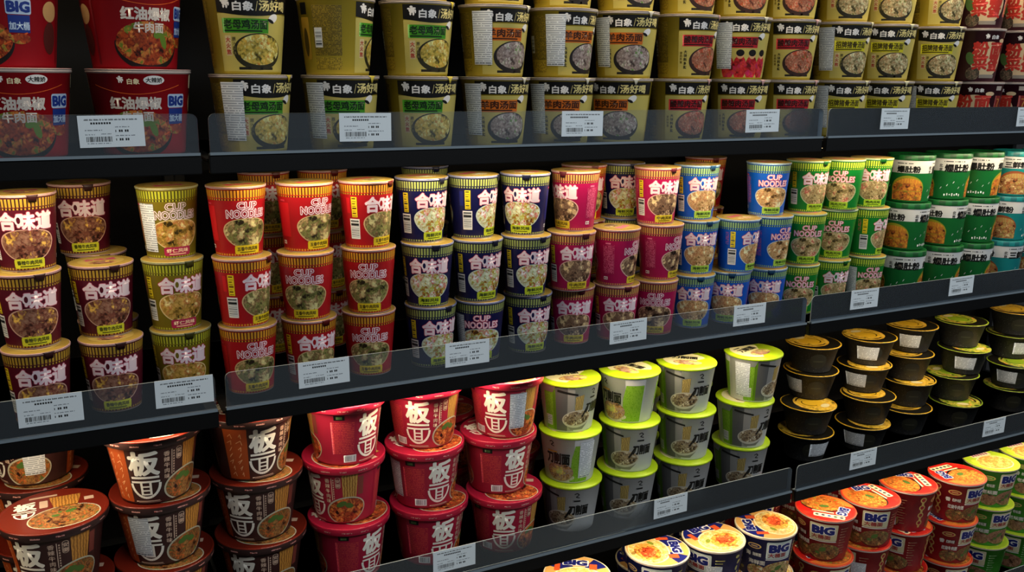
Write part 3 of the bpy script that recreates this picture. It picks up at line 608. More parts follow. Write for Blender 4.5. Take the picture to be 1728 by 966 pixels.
# ---- big bowls of the lowest shelf
def big(col, main, dark, word, pal, lid_kind):
    R = 62.; surf = (.0555, .003, .0685, .1085, R)
    M = mat(col + '_big', main, .38); D = mat(col + '_big_dark', dark, .38); F = food(col + '_big_picture', pal, 5.5); GOLD = mat('big_gold', '#b89a58'); PALE = mat(col + '_big_pale', '#b8c4c0' if col == 'blue' else '#c0b894'); BL = mat('big_blue_word', '#121c6a'); GT = mat('big_grey_text', '#c8c4bc')
    SP = mat(col + '_big_speck', {'blue': '#a8a060', 'red': '#8a5a44', 'green': '#6a8a5a'}[col])
    A = Art()
    for dx in (0, PI * R):
        A.dx = dx
        A.rrect(-30, 32, 58, 103, 3, PALE, 1); A.text('BIG', 0, 86, 19, WHITE, 2, .13, 46); A.text('BIG', 0, 86, 19, BL, 3, .07, 46); A.text('大桶面', -4, 68, 11, mat('big_word_red', '#8a2c2c'), 2, .04, 42)
        A.rect(-30, 32, 55, 57, WHITE, 2)
        A.oval(6, 28, 42, 25, D, 1, 180, 360); A.oval(6, 28, 40, 22, F, 2); A.oval(2, 34, 9, 6, mat('bowl_greens', '#4c6a2c'), 3, rot=25); A.oval(-10, 24, 6, 4, mat('bowl_greens', '#4c6a2c'), 3)
        A.dx = dx - 54
        A.oval(-2, 88, 15, 7, GOLD, 1); A.oval(-2, 88, 12, 4.6, M, 2); A.rect(-9, 5, 86.5, 89.5, GOLD, 3); A.text('香' if col != 'blue' else '海', -16, 66, 11, GT, 2, .04); A.rect(-6, 16, 61, 71, D, 1); A.text(word, 4, 66, 9, GT, 2, .03, 19)
        A.text(word, 4, 46, 11, GT, 2, .04, 38); A.oval(4, 22, 24, 17, F, 1)
        A.dx = dx - 96
        if col == 'red':
            for i in range(4): A.oval(0, 94 - i * 22, 8, 8, GOLD, 1); A.oval(0, 94 - i * 22, 5, 5, M, 2); A.rect(-3, 3, 80 - i * 22, 86 - i * 22, GOLD, 1)
        else:
            for i in range(6): A.oval(-6 + (i * 7) % 12, 94 - i * 15, 6, 4, SP, 1, rot=i * 40)
        A.dx = dx + 52
        for i in range(10): A.rect(-12, 8 - (i * 5) % 9, 22 + i * 7.5, 24.4 + i * 7.5, SP, 1)
    A.wrap(surf)
    prof = [(0, 3, PAPER), (53, 3, PAPER), (53.5, 0, PAPER), (55, .2, PAPER), (55.5, 3, M), (68.5, 108.5, M), (70.6, 109.2, PAPER), (71.4, 110.8, PAPER), (70.9, 112.3, PAPER), (69, 112.6, PAPER)]
    me = turned('bowl_body', prof, [A], R, 88)
    LW = mat(col + '_lid_edge', {'blue': '#d8ceb0', 'red': '#c8402a', 'green': '#b8cc3c'}[col], .35)
    L = Art()
    if lid_kind == 'blue':
        L.oval(0, 0, 68.5, 68.5, mat('sea_lid_cream', '#d0a058'), 1)
        for a0, a1 in ((28, 62), (112, 160)):
            L.poly([(68 * math.cos(math.radians(a0 + (a1 - a0) * i / 8)), 68 * math.sin(math.radians(a0 + (a1 - a0) * i / 8))) for i in range(9)] + [(24 * math.cos(math.radians(a1)), 24 * math.sin(math.radians(a1))), (24 * math.cos(math.radians(a0)), 24 * math.sin(math.radians(a0)))], NAVYP, 2)
        L.oval(4, -20, 56, 46, CREAM, 3); L.oval(4, -21, 53, 43, food('sea_lid_soup', ['#d8a850', '#dcb860', '#e0c070', '#e4d8a0', '#d89048', '#c8b058'], 7, .3), 4); L.oval(10, -24, 36, 28, food('sea_lid_glow', ['#c85a1c', '#e09a3c', '#d87a2c', '#e0b058'], 5, .3), 5, rot=15); L.oval(14, -23, 22, 17, food('sea_lid_shrimp', ['#b8280c', '#e0562c', '#c83818', '#e08048'], 4, .3), 6, rot=-20); L.oval(-26, -10, 9, 5, mat('sea_lid_greens', '#7c8a2c'), 6, rot=40)
        L.rrect(-34, 22, 30, 54, 3, WHITE, 4); L.text('BIG', -6, 42, 19, BL, 5, .07, 46); L.rect(-50, -38, 6, 34, mat('sea_lid_red', '#c85028'), 4); L.rect(24, 40, 18, 40, mat('sea_lid_red', '#c85028'), 4)
    elif lid_kind == 'red':
        L.oval(0, 0, 68, 68, mat('beef_lid_red', '#c41c16'), 1); L.oval(0, 0, 67, 67, mat('beef_lid_orange', '#d8702c'), 2, 200, 330); L.oval(8, -18, 52, 42, BLACK, 3, rot=10); L.oval(8, -20, 51, 39, food('beef_lid_noodles', ['#b84a18', '#d87c30', '#e09a44', '#c8601c', '#a83a18', '#8a8a30'], 6, .4), 4, rot=10); L.oval(4, -6, 12, 7, mat('bowl_greens', '#4c6a2c'), 5, rot=20)
        L.rrect(-46, 26, 34, 52, 5, CREAM, 3)
        for i in range(5): L.oval(-38 + i * 14, 43, 4.4, 4.4, mat('beef_dot_%d' % (i % 3), ['#2a2a44', '#3a4a3a', '#2c4a8a'][i % 3]), 4, n=16)
        L.text('BIG', -40, 8, 20, WHITE, 5, .13, 40, 80); L.text('BIG', -40, 8, 20, BL, 6, .06, 40, 80); L.rect(-20, 30, 22, 27, CREAM, 5); L.poly([(30, 40), (54, 34), (44, 52)], mat('beef_lid_bright', '#d83020'), 3)
    else:
        L.oval(0, 0, 68, 68, mat('lime_big_lid', '#a8c42a'), 1); L.oval(2, 14, 52, 42, CREAM, 2); L.oval(2, 14, 50, 39, food('lime_big_noodles', ['#c88a30', '#d8a850', '#c87828', '#e0c070', '#b0782c'], 7, .3), 3)
        L.rrect(-34, 34, -48, -26, 4, CREAM, 4)
        for i in range(6): L.rect(-28 + i * 10, -21 + i * 10, -42, -32, mat('lime_big_word', '#7a3a6a'), 5)
        L.oval(50, -8, 9, 12, mat('lime_big_yellow', '#e0d040'), 4)
    L.lay(.1146)
    lid = turned('lid', [(0, 112.8, PAPER), (70.4, 112.8, PAPER), (71.6, 113.2, LW), (71.3, 114.3, LW), (69.5, 114.6, LW), (0, 114.6, LW)], [L], R, 88)
    KIND['big_' + col] = dict(parts=[('bowl_body', me, []), ('lid', lid, [])], h=.115, sticker=sticker(surf, 34, 14, 76), cat='noodle bowl', name='big_noodle_bowl')
big('blue', '#151c5c', '#0e1238', '海鲜面', ['#6a5a3a', '#a8985a', '#c8b878', '#8a5a34', '#b88050', '#d8d0a8'], 'blue')
big('red', '#8a1420', '#4a0c12', '红烧牛肉面', ['#4a2c1c', '#7a5030', '#94683c', '#6a3c24', '#5c5c2c', '#a87c48'], 'red')
big('green', '#3f8f2c', '#2a6420', '老坛面', ['#5c3c2c', '#8a6248', '#a87c5c', '#744c38', '#94745c'], 'green')

# ------------------------------------------------------------------ the goods on the shelves
GROUPS = ['black noodle bowls', 'blue noodle cups', 'brown noodle bowls', 'crimson noodle bowls', 'green lidded tubs', 'green noodle bowls', 'green noodle cups', 'green-banded yellow soup noodle cups', 'grey noodle cups with lime lids', 'navy noodle cups', 'navy seafood noodle bowls', 'noodle cups of the rear row', 'olive noodle cups', 'orange-banded yellow soup noodle cups', 'pink noodle cups', 'purple noodle cups', 'red beef noodle bowls', 'red chili noodle buckets', 'red noodle cups', 'red-banded yellow soup noodle cups', 'teal lidded tubs', 'wine-red noodle cups', 'yellow-banded yellow soup noodle cups']
# kind, x, y, shelf, level in its stack, turn, sticker turn, lid turn, label, group
PACKS = [
 ('noodle_purple', -0.243, 0.124, 1, 2, 5, None, 0, 'purple noodle cup, Chinese lettering forward, top of the leftmost purple stack', 15),
 ('noodle_purple', -0.247, 0.11, 1, 1, 9, None, 0, 'purple noodle cup, Chinese lettering forward, middle of the leftmost purple stack', 15),
 ('noodle_purple', -0.245, 0.096, 1, 0, 8, None, 0, 'purple noodle cup, Chinese lettering forward, bottom of the leftmost purple stack', 15),
 ('noodle_purple', -0.145, 0.132, 1, 1, 7, None, 0, 'purple noodle cup, Chinese lettering forward, top of the purple stack beside olive', 15),
 ('noodle_purple', -0.142, 0.104, 1, 0, 0, None, 0, 'purple noodle cup, Chinese lettering forward, bottom of the purple stack beside olive', 15),
 ('noodle_olive', -0.041, 0.137, 1, 2, -171, 117, 0, 'olive noodle cup with white sticker, top of the olive stack', 12),
 ('noodle_olive', -0.042, 0.123, 1, 1, 12, None, 0, 'olive noodle cup, Chinese lettering forward, middle of the olive stack', 12),
 ('noodle_olive', -0.038, 0.118, 1, 0, -4, None, 0, 'olive noodle cup, Chinese lettering forward, bottom of the olive stack', 12),
 ('noodle_red', 0.06, 0.11, 1, 2, -169, None, 0, 'red noodle cup, English lettering forward, top of the red stack beside olive', 18),
 ('noodle_red', 0.061, 0.099, 1, 1, 39, None, 0, 'red noodle cup, barcode showing, middle of the red stack beside olive', 18),
 ('noodle_red', 0.064, 0.098, 1, 0, -172, None, 0, 'red noodle cup, English lettering forward, bottom of the red stack beside olive', 18),
 ('noodle_red', 0.169, 0.107, 1, 2, -160, None, 0, 'red noodle cup, English lettering forward, top of the middle red stack', 18),
 ('noodle_red', 0.164, 0.098, 1, 1, 161, None, 0, 'red noodle cup, English lettering forward, middle of the middle red stack', 18),
 ('noodle_red', 0.166, 0.102, 1, 0, 9, None, 0, 'red noodle cup, Chinese lettering forward, bottom of the middle red stack', 18),
 ('noodle_red', 0.271, 0.098, 1, 2, 29, None, 0, 'red noodle cup, barcode showing, top of the red stack beside navy', 18),
 ('noodle_red', 0.272, 0.097, 1, 1, 161, None, 0, 'red noodle cup, English lettering forward, middle of the red stack beside navy', 18),
 ('noodle_red', 0.272, 0.104, 1, 0, 165, None, 0, 'red noodle cup, English lettering forward, bottom of the red stack beside navy', 18),
 ('noodle_navy', 0.376, 0.111, 1, 2, 14, None, 0, 'navy noodle cup, barcode showing, top of the navy stack beside red', 9),
 ('noodle_navy', 0.38, 0.097, 1, 1, -16, None, 0, 'navy noodle cup, Chinese lettering forward, middle of the navy stack beside red', 9),
 ('noodle_navy', 0.387, 0.102, 1, 0, 9, None, 0, 'navy noodle cup, Chinese lettering forward, bottom of the navy stack beside red', 9),
 ('noodle_navy', 0.476, 0.113, 1, 2, 37, None, 0, 'navy noodle cup, barcode showing, top of the middle navy stack', 9),
 ('noodle_navy', 0.477, 0.097, 1, 1, 6, None, 0, 'navy noodle cup, Chinese lettering forward, middle of the middle navy stack', 9),
 ('noodle_navy', 0.483, 0.099, 1, 0, 161, 116, 0, 'navy noodle cup with white sticker, bottom of the middle navy stack', 9),
 ('noodle_navy', 0.578, 0.106, 1, 2, -39, None, 0, 'navy noodle cup, Chinese lettering forward, top of the navy stack beside pink', 9),
 ('noodle_navy', 0.575, 0.094, 1, 1, 2, None, 0, 'navy noodle cup, Chinese lettering forward, middle of the navy stack beside pink', 9),
 ('noodle_navy', 0.586, 0.105, 1, 0, -1, None, 0, 'navy noodle cup, Chinese lettering forward, bottom of the navy stack beside pink', 9),
 ('noodle_pink', 0.688, 0.11, 1, 2, -75, None, 0, 'pink noodle cup, Chinese lettering forward, top of the pink stack beside navy', 14),
 ('noodle_pink', 0.674, 0.096, 1, 1, -8, None, 0, 'pink noodle cup, Chinese lettering forward, middle of the pink stack beside navy', 14),
 ('noodle_pink', 0.691, 0.12, 1, 0, -19, None, 0, 'pink noodle cup, Chinese lettering forward, bottom of the pink stack beside navy', 14),
 ('noodle_pink', 0.778, 0.098, 1, 1, -146, None, 0, 'pink noodle cup, English lettering forward, top of the two-high pink stack', 14),
 ('noodle_pink', 0.785, 0.103, 1, 0, -17, None, 0, 'pink noodle cup, Chinese lettering forward, bottom of the two-high pink stack', 14),
 ('noodle_pink', 0.879, 0.113, 1, 2, -6, None, 0, 'pink noodle cup, Chinese lettering forward, top of the pink stack beside blue', 14),
 ('noodle_pink', 0.888, 0.106, 1, 1, -155, None, 0, 'pink noodle cup, English lettering forward, middle of the pink stack beside blue', 14),
 ('noodle_pink', 0.88, 0.104, 1, 0, 147, None, 0, 'pink noodle cup, English lettering forward, bottom of the pink stack beside blue', 14),
 ('noodle_blue', 0.988, 0.127, 1, 2, -8, None, 0, 'blue noodle cup, Chinese lettering forward, top of the blue stack beside pink', 1),
 ('noodle_blue', 0.991, 0.121, 1, 1, -18, None, 0, 'blue noodle cup, Chinese lettering forward, middle of the blue stack beside pink', 1),
 ('noodle_blue', 0.982, 0.113, 1, 0, -31, None, 0, 'blue noodle cup, Chinese lettering forward, bottom of the blue stack beside pink', 1),
 ('noodle_blue', 1.084, 0.099, 1, 1, 21, None, 0, 'blue noodle cup, barcode showing, top of the two-high blue stack', 1),
 ('noodle_blue', 1.077, 0.11, 1, 0, -46, None, 0, 'blue noodle cup, Chinese lettering forward, bottom of the two-high blue stack', 1),
 ('noodle_blue', 1.167, 0.112, 1, 2, 157, None, 0, 'blue noodle cup, English lettering forward, top of the blue stack beside green', 1),
 ('noodle_blue', 1.179, 0.106, 1, 1, -174, None, 0, 'blue noodle cup, English lettering forward, middle of the blue stack beside green', 1),
 ('noodle_blue', 1.172, 0.104, 1, 0, -40, None, 0, 'blue noodle cup, Chinese lettering forward, bottom of the blue stack beside green', 1),
 ('noodle_green', 1.287, 0.119, 1, 2, -8, None, 0, 'green noodle cup, Chinese lettering forward, top of the green stack beside blue', 6),
 ('noodle_green', 1.274, 0.104, 1, 1, 153, None, 0, 'green noodle cup, English lettering forward, middle of the green stack beside blue', 6),
 ('noodle_green', 1.267, 0.105, 1, 0, 150, None, 0, 'green noodle cup, English lettering forward, bottom of the green stack beside blue', 6),
 ('noodle_green', 1.384, 0.111, 1, 2, 128, None, 0, 'green noodle cup, English lettering forward, top of the middle green stack', 6),
 ('noodle_green', 1.388, 0.123, 1, 1, 136, None, 0, 'green noodle cup, English lettering forward, middle of the middle green stack', 6),
 ('noodle_green', 1.373, 0.116, 1, 0, -10, None, 0, 'green noodle cup, Chinese lettering forward, bottom of the middle green stack', 6),
 ('noodle_green', 1.479, 0.117, 1, 2, -31, None, 0, 'green noodle cup, Chinese lettering forward, top of the green stack beside lidded tubs', 6),
 ('noodle_green', 1.483, 0.117, 1, 1, 22, None, 0, 'green noodle cup, barcode showing, middle of the green stack beside lidded tubs', 6),
 ('noodle_green', 1.483, 0.114, 1, 0, 162, 113, 0, 'green noodle cup with white sticker, bottom of the green stack beside lidded tubs', 6),
 ('noodle_purple', -0.139, 0.224, 1, 0, -1, None, 0, 'purple noodle cup hidden low behind the second purple stack, bottom of its stack', 15),
 ('noodle_purple', -0.148, 0.23, 1, 1, 0, None, 0, 'purple noodle cup hidden behind the second purple stack, middle of its stack', 15),
 ('noodle_purple', -0.163, 0.229, 1, 2, 0, None, 0, 'purple noodle cup glowing orange, set back above the second purple stack', 15),
 ('noodle_red', 0.142, 0.3, 1, 0, 6, None, 0, 'shaded red noodle cup, bottom of the rear stack between the first and second red stacks', 11),
 ('noodle_red', 0.142, 0.3, 1, 1, 26, None, 0, 'shaded red noodle cup, middle of the rear stack between the first and second red stacks', 11),
 ('noodle_red', 0.142, 0.3, 1, 2, 3, None, 0, 'shaded red noodle cup, top of the rear stack between the first and second red stacks', 11),
 ('noodle_red', 0.25, 0.3, 1, 0, 3, None, 0, 'shaded red noodle cup, bottom of the rear stack between the second and third red stacks', 11),
 ('noodle_red', 0.25, 0.3, 1, 1, 22, None, 0, 'shaded red noodle cup, middle of the rear stack between the second and third red stacks', 11),
 ('noodle_red', 0.25, 0.3, 1, 2, 0, None, 0, 'shaded red noodle cup, top of the rear stack between the second and third red stacks', 11),
 ('noodle_red', 0.765, 0.207, 1, 0, -14, None, 0, 'shaded red noodle cup, bottom of the rear stack behind the tall pink stack beside navy', 11),
 ('noodle_red', 0.765, 0.207, 1, 1, 6, None, 0, 'shaded red noodle cup, middle of the rear stack behind the tall pink stack beside navy', 11),
 ('noodle_red', 0.765, 0.207, 1, 2, -17, None, 0, 'shaded red noodle cup, top of the rear stack behind the tall pink stack beside navy', 11),
 ('noodle_navy', 0.864, 0.216, 1, 0, -16, None, 0, 'shaded navy noodle cup, bottom of the rear stack behind the low pink stack', 11),
 ('noodle_navy', 0.864, 0.216, 1, 1, 3, None, 0, 'shaded navy noodle cup, middle of the rear stack behind the low pink stack', 11),
 ('noodle_navy', 0.864, 0.216, 1, 2, -19, None, 0, 'shaded navy noodle cup, top of the rear stack behind the low pink stack', 11),
 ('noodle_red', 1.12, 0.265, 1, 0, -21, None, 0, 'shaded red noodle cup, bottom of the rear stack behind the blue stacks', 11),
 ('noodle_red', 1.12, 0.265, 1, 1, -2, None, 0, 'shaded red noodle cup, middle of the rear stack behind the blue stacks', 11),
 ('noodle_red', 1.12, 0.265, 1, 2, -24, None, 0, 'shaded red noodle cup, top of the rear stack behind the blue stacks', 11),
 ('noodle_navy', 0.455, 0.3, 1, 0, -4, None, 0, 'shaded navy noodle cup, bottom of the rear stack behind the navy stacks', 11),
 ('noodle_navy', 0.455, 0.3, 1, 1, 16, None, 0, 'shaded navy noodle cup, middle of the rear stack behind the navy stacks', 11),
 ('noodle_navy', 0.455, 0.3, 1, 2, -7, None, 0, 'shaded navy noodle cup, top of the rear stack behind the navy stacks', 11),
 ('tub_green', 1.65, 0.152, 1, 2, 42, None, 0, 'green-lidded tub, food picture forward, top of the first green tub stack from the cups', 4),
 ('tub_green', 1.64, 0.142, 1, 1, 15, None, 0, 'green-lidded tub, food picture forward, middle of the first green tub stack from the cups', 4),
 ('tub_green', 1.63, 0.132, 1, 0, -39, None, 0, 'green-lidded tub, black lettering forward, bottom of the first green tub stack from the cups', 4),
 ('tub_green', 1.788, 0.156, 1, 2, -32, None, 0, 'green-lidded tub, black lettering forward, top of the second green tub stack', 4),
 ('tub_green', 1.778, 0.146, 1, 1, 13, None, 0, 'green-lidded tub, food picture forward, middle of the second green tub stack', 4),
 ('tub_green', 1.768, 0.136, 1, 0, -38, None, 0, 'green-lidded tub, black lettering forward, bottom of the second green tub stack', 4),
 ('tub_green', 1.902, 0.153, 1, 2, -54, None, 0, 'green-lidded tub, black lettering forward, top of the green tub stack beside teal', 4),
 ('tub_green', 1.892, 0.143, 1, 1, -30, None, 0, 'green-lidded tub, black lettering forward, middle of the green tub stack beside teal', 4),
 ('tub_green', 1.879, 0.134, 1, 0, -42, None, 0, 'green-lidded tub, black lettering forward, bottom of the green tub stack beside teal', 4),
 ('tub_teal', 2.011, 0.133, 1, 2, 45, None, 0, 'teal-lidded tub, food picture forward, top of the teal tub stack', 20),
 ('tub_teal', 2.003, 0.133, 1, 1, 28, None, 0, 'teal-lidded tub, food picture forward, middle of the teal tub stack', 20),
 ('tub_teal', 1.988, 0.126, 1, 0, -2, None, 0, 'teal-lidded tub, black lettering forward, bottom of the teal tub stack', 20),
 ('tub_teal', 2.121, 0.128, 1, 0, 44, None, 0, "teal lidded tub at the shelf's right edge, bottom of its stack", 20),
 ('tub_teal', 2.121, 0.128, 1, 1, 44, None, 0, "teal lidded tub at the shelf's right edge, middle of its stack", 20),
 ('tub_teal', 2.121, 0.128, 1, 2, 44, None, 0, "teal lidded tub at the shelf's right edge, top of its stack", 20),
 ('soup_chicken', 0.093, 0.113, 0, 0, 7, -47, 0, 'green-banded yellow soup noodle cup with white sticker, bottom of the stack beside red buckets', 7),
 ('soup_chicken', 0.089, 0.112, 0, 1, -10, None, 0, 'green-banded yellow soup noodle cup, top of the stack beside red buckets', 7),
 ('soup_chicken', 0.237, 0.113, 0, 0, -10, -50, 0, 'green-banded yellow soup noodle cup with white sticker, bottom of the middle green-banded stack', 7),
 ('soup_chicken', 0.233, 0.113, 0, 1, 58, None, 0, 'green-banded yellow soup noodle cup, middle of the middle green-banded stack', 7),
 ('soup_chicken', 0.233, 0.115, 0, 2, 14, None, 0, 'green-banded yellow soup noodle cup, top of the middle green-banded stack', 7),
 ('soup_chicken', 0.378, 0.112, 0, 0, -18, None, 0, 'green-banded yellow soup noodle cup, bottom of the green-banded stack beside orange', 7),
 ('soup_chicken', 0.372, 0.113, 0, 1, 0, None, 0, 'green-banded yellow soup noodle cup, middle of the green-banded stack beside orange', 7),
 ('soup_chicken', 0.372, 0.115, 0, 2, 9, None, 0, 'green-banded yellow soup noodle cup, top of the green-banded stack beside orange', 7),
 ('soup_mutton', 0.518, 0.114, 0, 0, -17, -49, 0, 'orange-banded yellow soup noodle cup with white sticker, bottom of the orange-banded stack beside green', 13),
 ('soup_mutton', 0.516, 0.113, 0, 1, -5, -41, 0, 'orange-banded yellow soup noodle cup with white sticker, middle of the orange-banded stack beside green', 13),
 ('soup_mutton', 0.516, 0.115, 0, 2, -14, None, 0, 'orange-banded yellow soup noodle cup, top of the orange-banded stack beside green', 13),
 ('soup_mutton', 0.653, 0.113, 0, 0, -27, -49, 0, 'orange-banded yellow soup noodle cup with white sticker, bottom of the middle orange-banded stack', 13),
 ('soup_mutton', 0.654, 0.115, 0, 1, 7, -48, 0, 'orange-banded yellow soup noodle cup with white sticker, middle of the middle orange-banded stack', 13),
 ('soup_mutton', 0.654, 0.117, 0, 2, -12, None, 0, 'orange-banded yellow soup noodle cup, top of the middle orange-banded stack', 13),
 ('soup_mutton', 0.782, 0.114, 0, 0, -51, None, 0, 'orange-banded yellow soup noodle cup, bottom of the orange-banded stack beside red', 13),
 ('soup_mutton', 0.79, 0.114, 0, 1, -33, -46, 0, 'orange-banded yellow soup noodle cup with white sticker, middle of the orange-banded stack beside red', 13),
 ('soup_mutton', 0.79, 0.116, 0, 2, -16, None, 0, 'orange-banded yellow soup noodle cup, top of the orange-banded stack beside red', 13),
 ('soup_sour', 0.92, 0.113, 0, 0, -18, None, 0, 'red-banded yellow soup noodle cup, bottom of the red-banded stack beside orange', 19),
 ('soup_sour', 0.932, 0.114, 0, 1, -7, None, 0, 'red-banded yellow soup noodle cup, middle of the red-banded stack beside orange', 19),
 ('soup_sour', 0.932, 0.116, 0, 2, -13, None, 0, 'red-banded yellow soup noodle cup, top of the red-banded stack beside orange', 19),
 ('soup_sour', 1.07, 0.113, 0, 0, -38, None, 0, 'red-banded yellow soup noodle cup, bottom of the middle red-banded stack', 19),
 ('soup_people', 1.065, 0.115, 0, 1, -34, -36, 0, 'red-banded yellow soup noodle cup with red figures and sticker, middle of the middle red-banded stack', 19),
 ('soup_sour', 1.065, 0.117, 0, 2, -34, None, 0, 'red-banded yellow soup noodle cup, top of the middle red-banded stack', 19),
 ('soup_sour', 1.201, 0.112, 0, 0, -26, None, 0, 'red-banded yellow soup noodle cup, bottom of the red-banded stack beside yellow', 19),
 ('soup_sour', 1.194, 0.114, 0, 1, -29, None, 0, 'red-banded yellow soup noodle cup, middle of the red-banded stack beside yellow', 19),
 ('soup_sour', 1.194, 0.116, 0, 2, -37, None, 0, 'red-banded yellow soup noodle cup, top of the red-banded stack beside yellow', 19),
 ('soup_bone', 1.35, 0.112, 0, 0, -32, -51, 0, 'yellow-banded yellow soup noodle cup with white sticker, bottom of the yellow-banded stack beside red', 22),
 ('soup_bone', 1.344, 0.113, 0, 1, -22, -54, 0, 'yellow-banded yellow soup noodle cup with white sticker, middle of the yellow-banded stack beside red', 22),
 ('soup_bone', 1.344, 0.115, 0, 2, -40, None, 0, 'yellow-banded yellow soup noodle cup, top of the yellow-banded stack beside red', 22),
 ('soup_bone', 1.487, 0.112, 0, 0, -49, -58, 0, 'yellow-banded yellow soup noodle cup with white sticker, bottom of the middle yellow-banded stack', 22),
 ('soup_bone', 1.48, 0.113, 0, 1, -43, None, 0, 'yellow-banded yellow soup noodle cup, middle of the middle yellow-banded stack', 22),
 ('soup_bone', 1.48, 0.115, 0, 2, -48, None, 0, 'yellow-banded yellow soup noodle cup, top of the middle yellow-banded stack', 22),
 ('soup_bone', 1.643, 0.112, 0, 0, -45, -54, 0, 'yellow-banded yellow soup noodle cup with white sticker, bottom of the yellow-banded stack beside wine-red tubs', 22),
 ('soup_bone', 1.637, 0.114, 0, 1, -42, None, 0, 'yellow-banded yellow soup noodle cup, middle of the yellow-banded stack beside wine-red tubs', 22),
 ('soup_bone', 1.637, 0.116, 0, 2, -27, None, 0, 'yellow-banded yellow soup noodle cup, top of the yellow-banded stack beside wine-red tubs', 22),
 ('soup_wine', 1.792, 0.112, 0, 0, -53, None, 0, 'wine-red noodle cup with cream panel, bottom of the stack beside yellow cups', 21),
 ('soup_wine', 1.775, 0.113, 0, 1, -20, None, 0, 'wine-red noodle cup with cream panel, middle of the stack beside yellow cups', 21),
 ('soup_wine', 1.775, 0.113, 0, 2, -36, None, 0, 'wine-red noodle cup with cream panel, top of the stack beside yellow cups', 21),
 ('soup_wine', 1.935, 0.113, 0, 0, -92, None, 0, "wine-red noodle cup at the photo's right edge, bottom of its stack", 21),
 ('soup_wine', 1.935, 0.113, 0, 1, -46, None, 0, "wine-red noodle cup at the photo's right edge, middle of its stack", 21),
 ('soup_wine', 1.935, 0.113, 0, 2, -61, None, 0, "wine-red noodle cup at the photo's right edge, top of its stack", 21),
 ('bucket_red', -0.234, 0.135, 0, 0, 2, None, 0, 'large red chili noodle bucket, bottom of the stack at the far left', 17),
 ('bucket_red', -0.238, 0.135, 0, 1, -35, None, 0, 'large red chili noodle bucket, top of the stack at the far left', 17),
 ('bucket_red', -0.068, 0.137, 0, 0, -10, None, 0, 'large red chili noodle bucket, bottom of the stack beside the yellow cups', 17),
 ('bucket_red', -0.072, 0.137, 0, 1, 16, None, 0, 'large red chili noodle bucket, top of the stack beside the yellow cups', 17),
 ('bowl_brown', -0.247, 0.098, 2, 0, -28, None, 15, 'brown noodle bowl with red lid, bottom of the front stack at far left', 2),
 ('bowl_brown', -0.246, 0.098, 2, 1, -37, None, 38, 'brown noodle bowl with red lid, top of the front stack at far left', 2),
 ('bowl_brown', -0.09, 0.115, 2, 0, -31, None, 15, 'brown noodle bowl with red lid, bottom of the second brown stack', 2),
 ('bowl_brown', -0.088, 0.118, 2, 1, -28, -10, 15, 'brown noodle bowl with red lid and silver sticker, middle of the second brown stack', 2),
 ('bowl_brown', -0.095, 0.108, 2, 2, -18, None, 15, 'brown noodle bowl with red lid, top of the second brown stack', 2),
 ('bowl_brown', 0.072, 0.128, 2, 0, -40, None, 15, 'brown noodle bowl with red lid, bottom of the brown stack beside crimson', 2),
 ('bowl_brown', 0.07, 0.129, 2, 1, -40, None, 15, 'brown noodle bowl with red lid, middle of the brown stack beside crimson', 2),
 ('bowl_brown', 0.064, 0.126, 2, 2, 7, None, 15, 'brown noodle bowl with red lid, top of the brown stack beside crimson', 2),
 ('bowl_brown', -0.27, 0.262, 2, 0, -27, None, 0, 'shaded brown noodle bowl behind the far-left stack, bottom of the rear stack', 2),
 ('bowl_brown', -0.27, 0.262, 2, 1, -27, None, 0, 'shaded brown noodle bowl behind the far-left stack, middle of the rear stack', 2),
 ('bowl_brown', -0.27, 0.262, 2, 2, -69, 69, 0, 'shaded brown noodle bowl behind the far-left stack, top of the rear stack', 2),
 ('bowl_crimson', 0.226, 0.117, 2, 2, 27, None, 0, 'crimson noodle bowl, top of the crimson stack beside brown', 3),
 ('bowl_crimson', 0.225, 0.126, 2, 1, -74, None, 0, 'crimson noodle bowl, middle of the crimson stack beside brown', 3),
 ('bowl_crimson', 0.23, 0.121, 2, 0, 25, None, 0, 'crimson noodle bowl, bottom of the crimson stack beside brown', 3),
 ('bowl_crimson', 0.381, 0.125, 2, 2, -32, None, 0, 'crimson noodle bowl, top of the middle crimson stack', 3),
 ('bowl_crimson', 0.378, 0.117, 2, 1, 6, -85, 0, 'crimson noodle bowl with pale sticker, middle of the middle crimson stack', 3),
 ('bowl_crimson', 0.383, 0.11, 2, 0, 4, None, 0, 'crimson noodle bowl, bottom of the middle crimson stack', 3),
 ('bowl_crimson', 0.54, 0.105, 2, 2, -44, 41, 0, 'crimson noodle bowl with pale sticker, top of the crimson stack beside grey cups', 3),
 ('bowl_crimson', 0.529, 0.11, 2, 1, 7, None, 0, 'crimson noodle bowl, middle of the crimson stack beside grey cups', 3),
 ('bowl_crimson', 0.533, 0.09, 2, 0, -26, None, 0, 'crimson noodle bowl, bottom of the crimson stack beside grey cups', 3),
 ('bowl_crimson', 0.47, 0.27, 2, 0, -10, None, 0, 'shaded crimson noodle bowl, bottom of the first rear stack behind the crimson ones', 3),
 ('bowl_crimson', 0.47, 0.27, 2, 1, -10, None, 0, 'shaded crimson noodle bowl, top of the first rear stack behind the crimson ones', 3),
 ('bowl_crimson', 0.625, 0.27, 2, 0, -15, None, 0, 'shaded crimson noodle bowl, bottom of the second rear stack behind the crimson ones', 3),
 ('bowl_crimson', 0.625, 0.27, 2, 1, -15, None, 0, 'shaded crimson noodle bowl, top of the second rear stack behind the crimson ones', 3),
 ('cup_grey', 0.691, 0.119, 2, 2, -10, None, 0, 'grey noodle cup, lime lid, top of the grey stack beside crimson bowls', 8),
 ('cup_grey', 0.689, 0.106, 2, 1, 132, -126, 180, 'grey noodle cup with white sticker, lime lid, middle of the grey stack beside crimson bowls', 8),
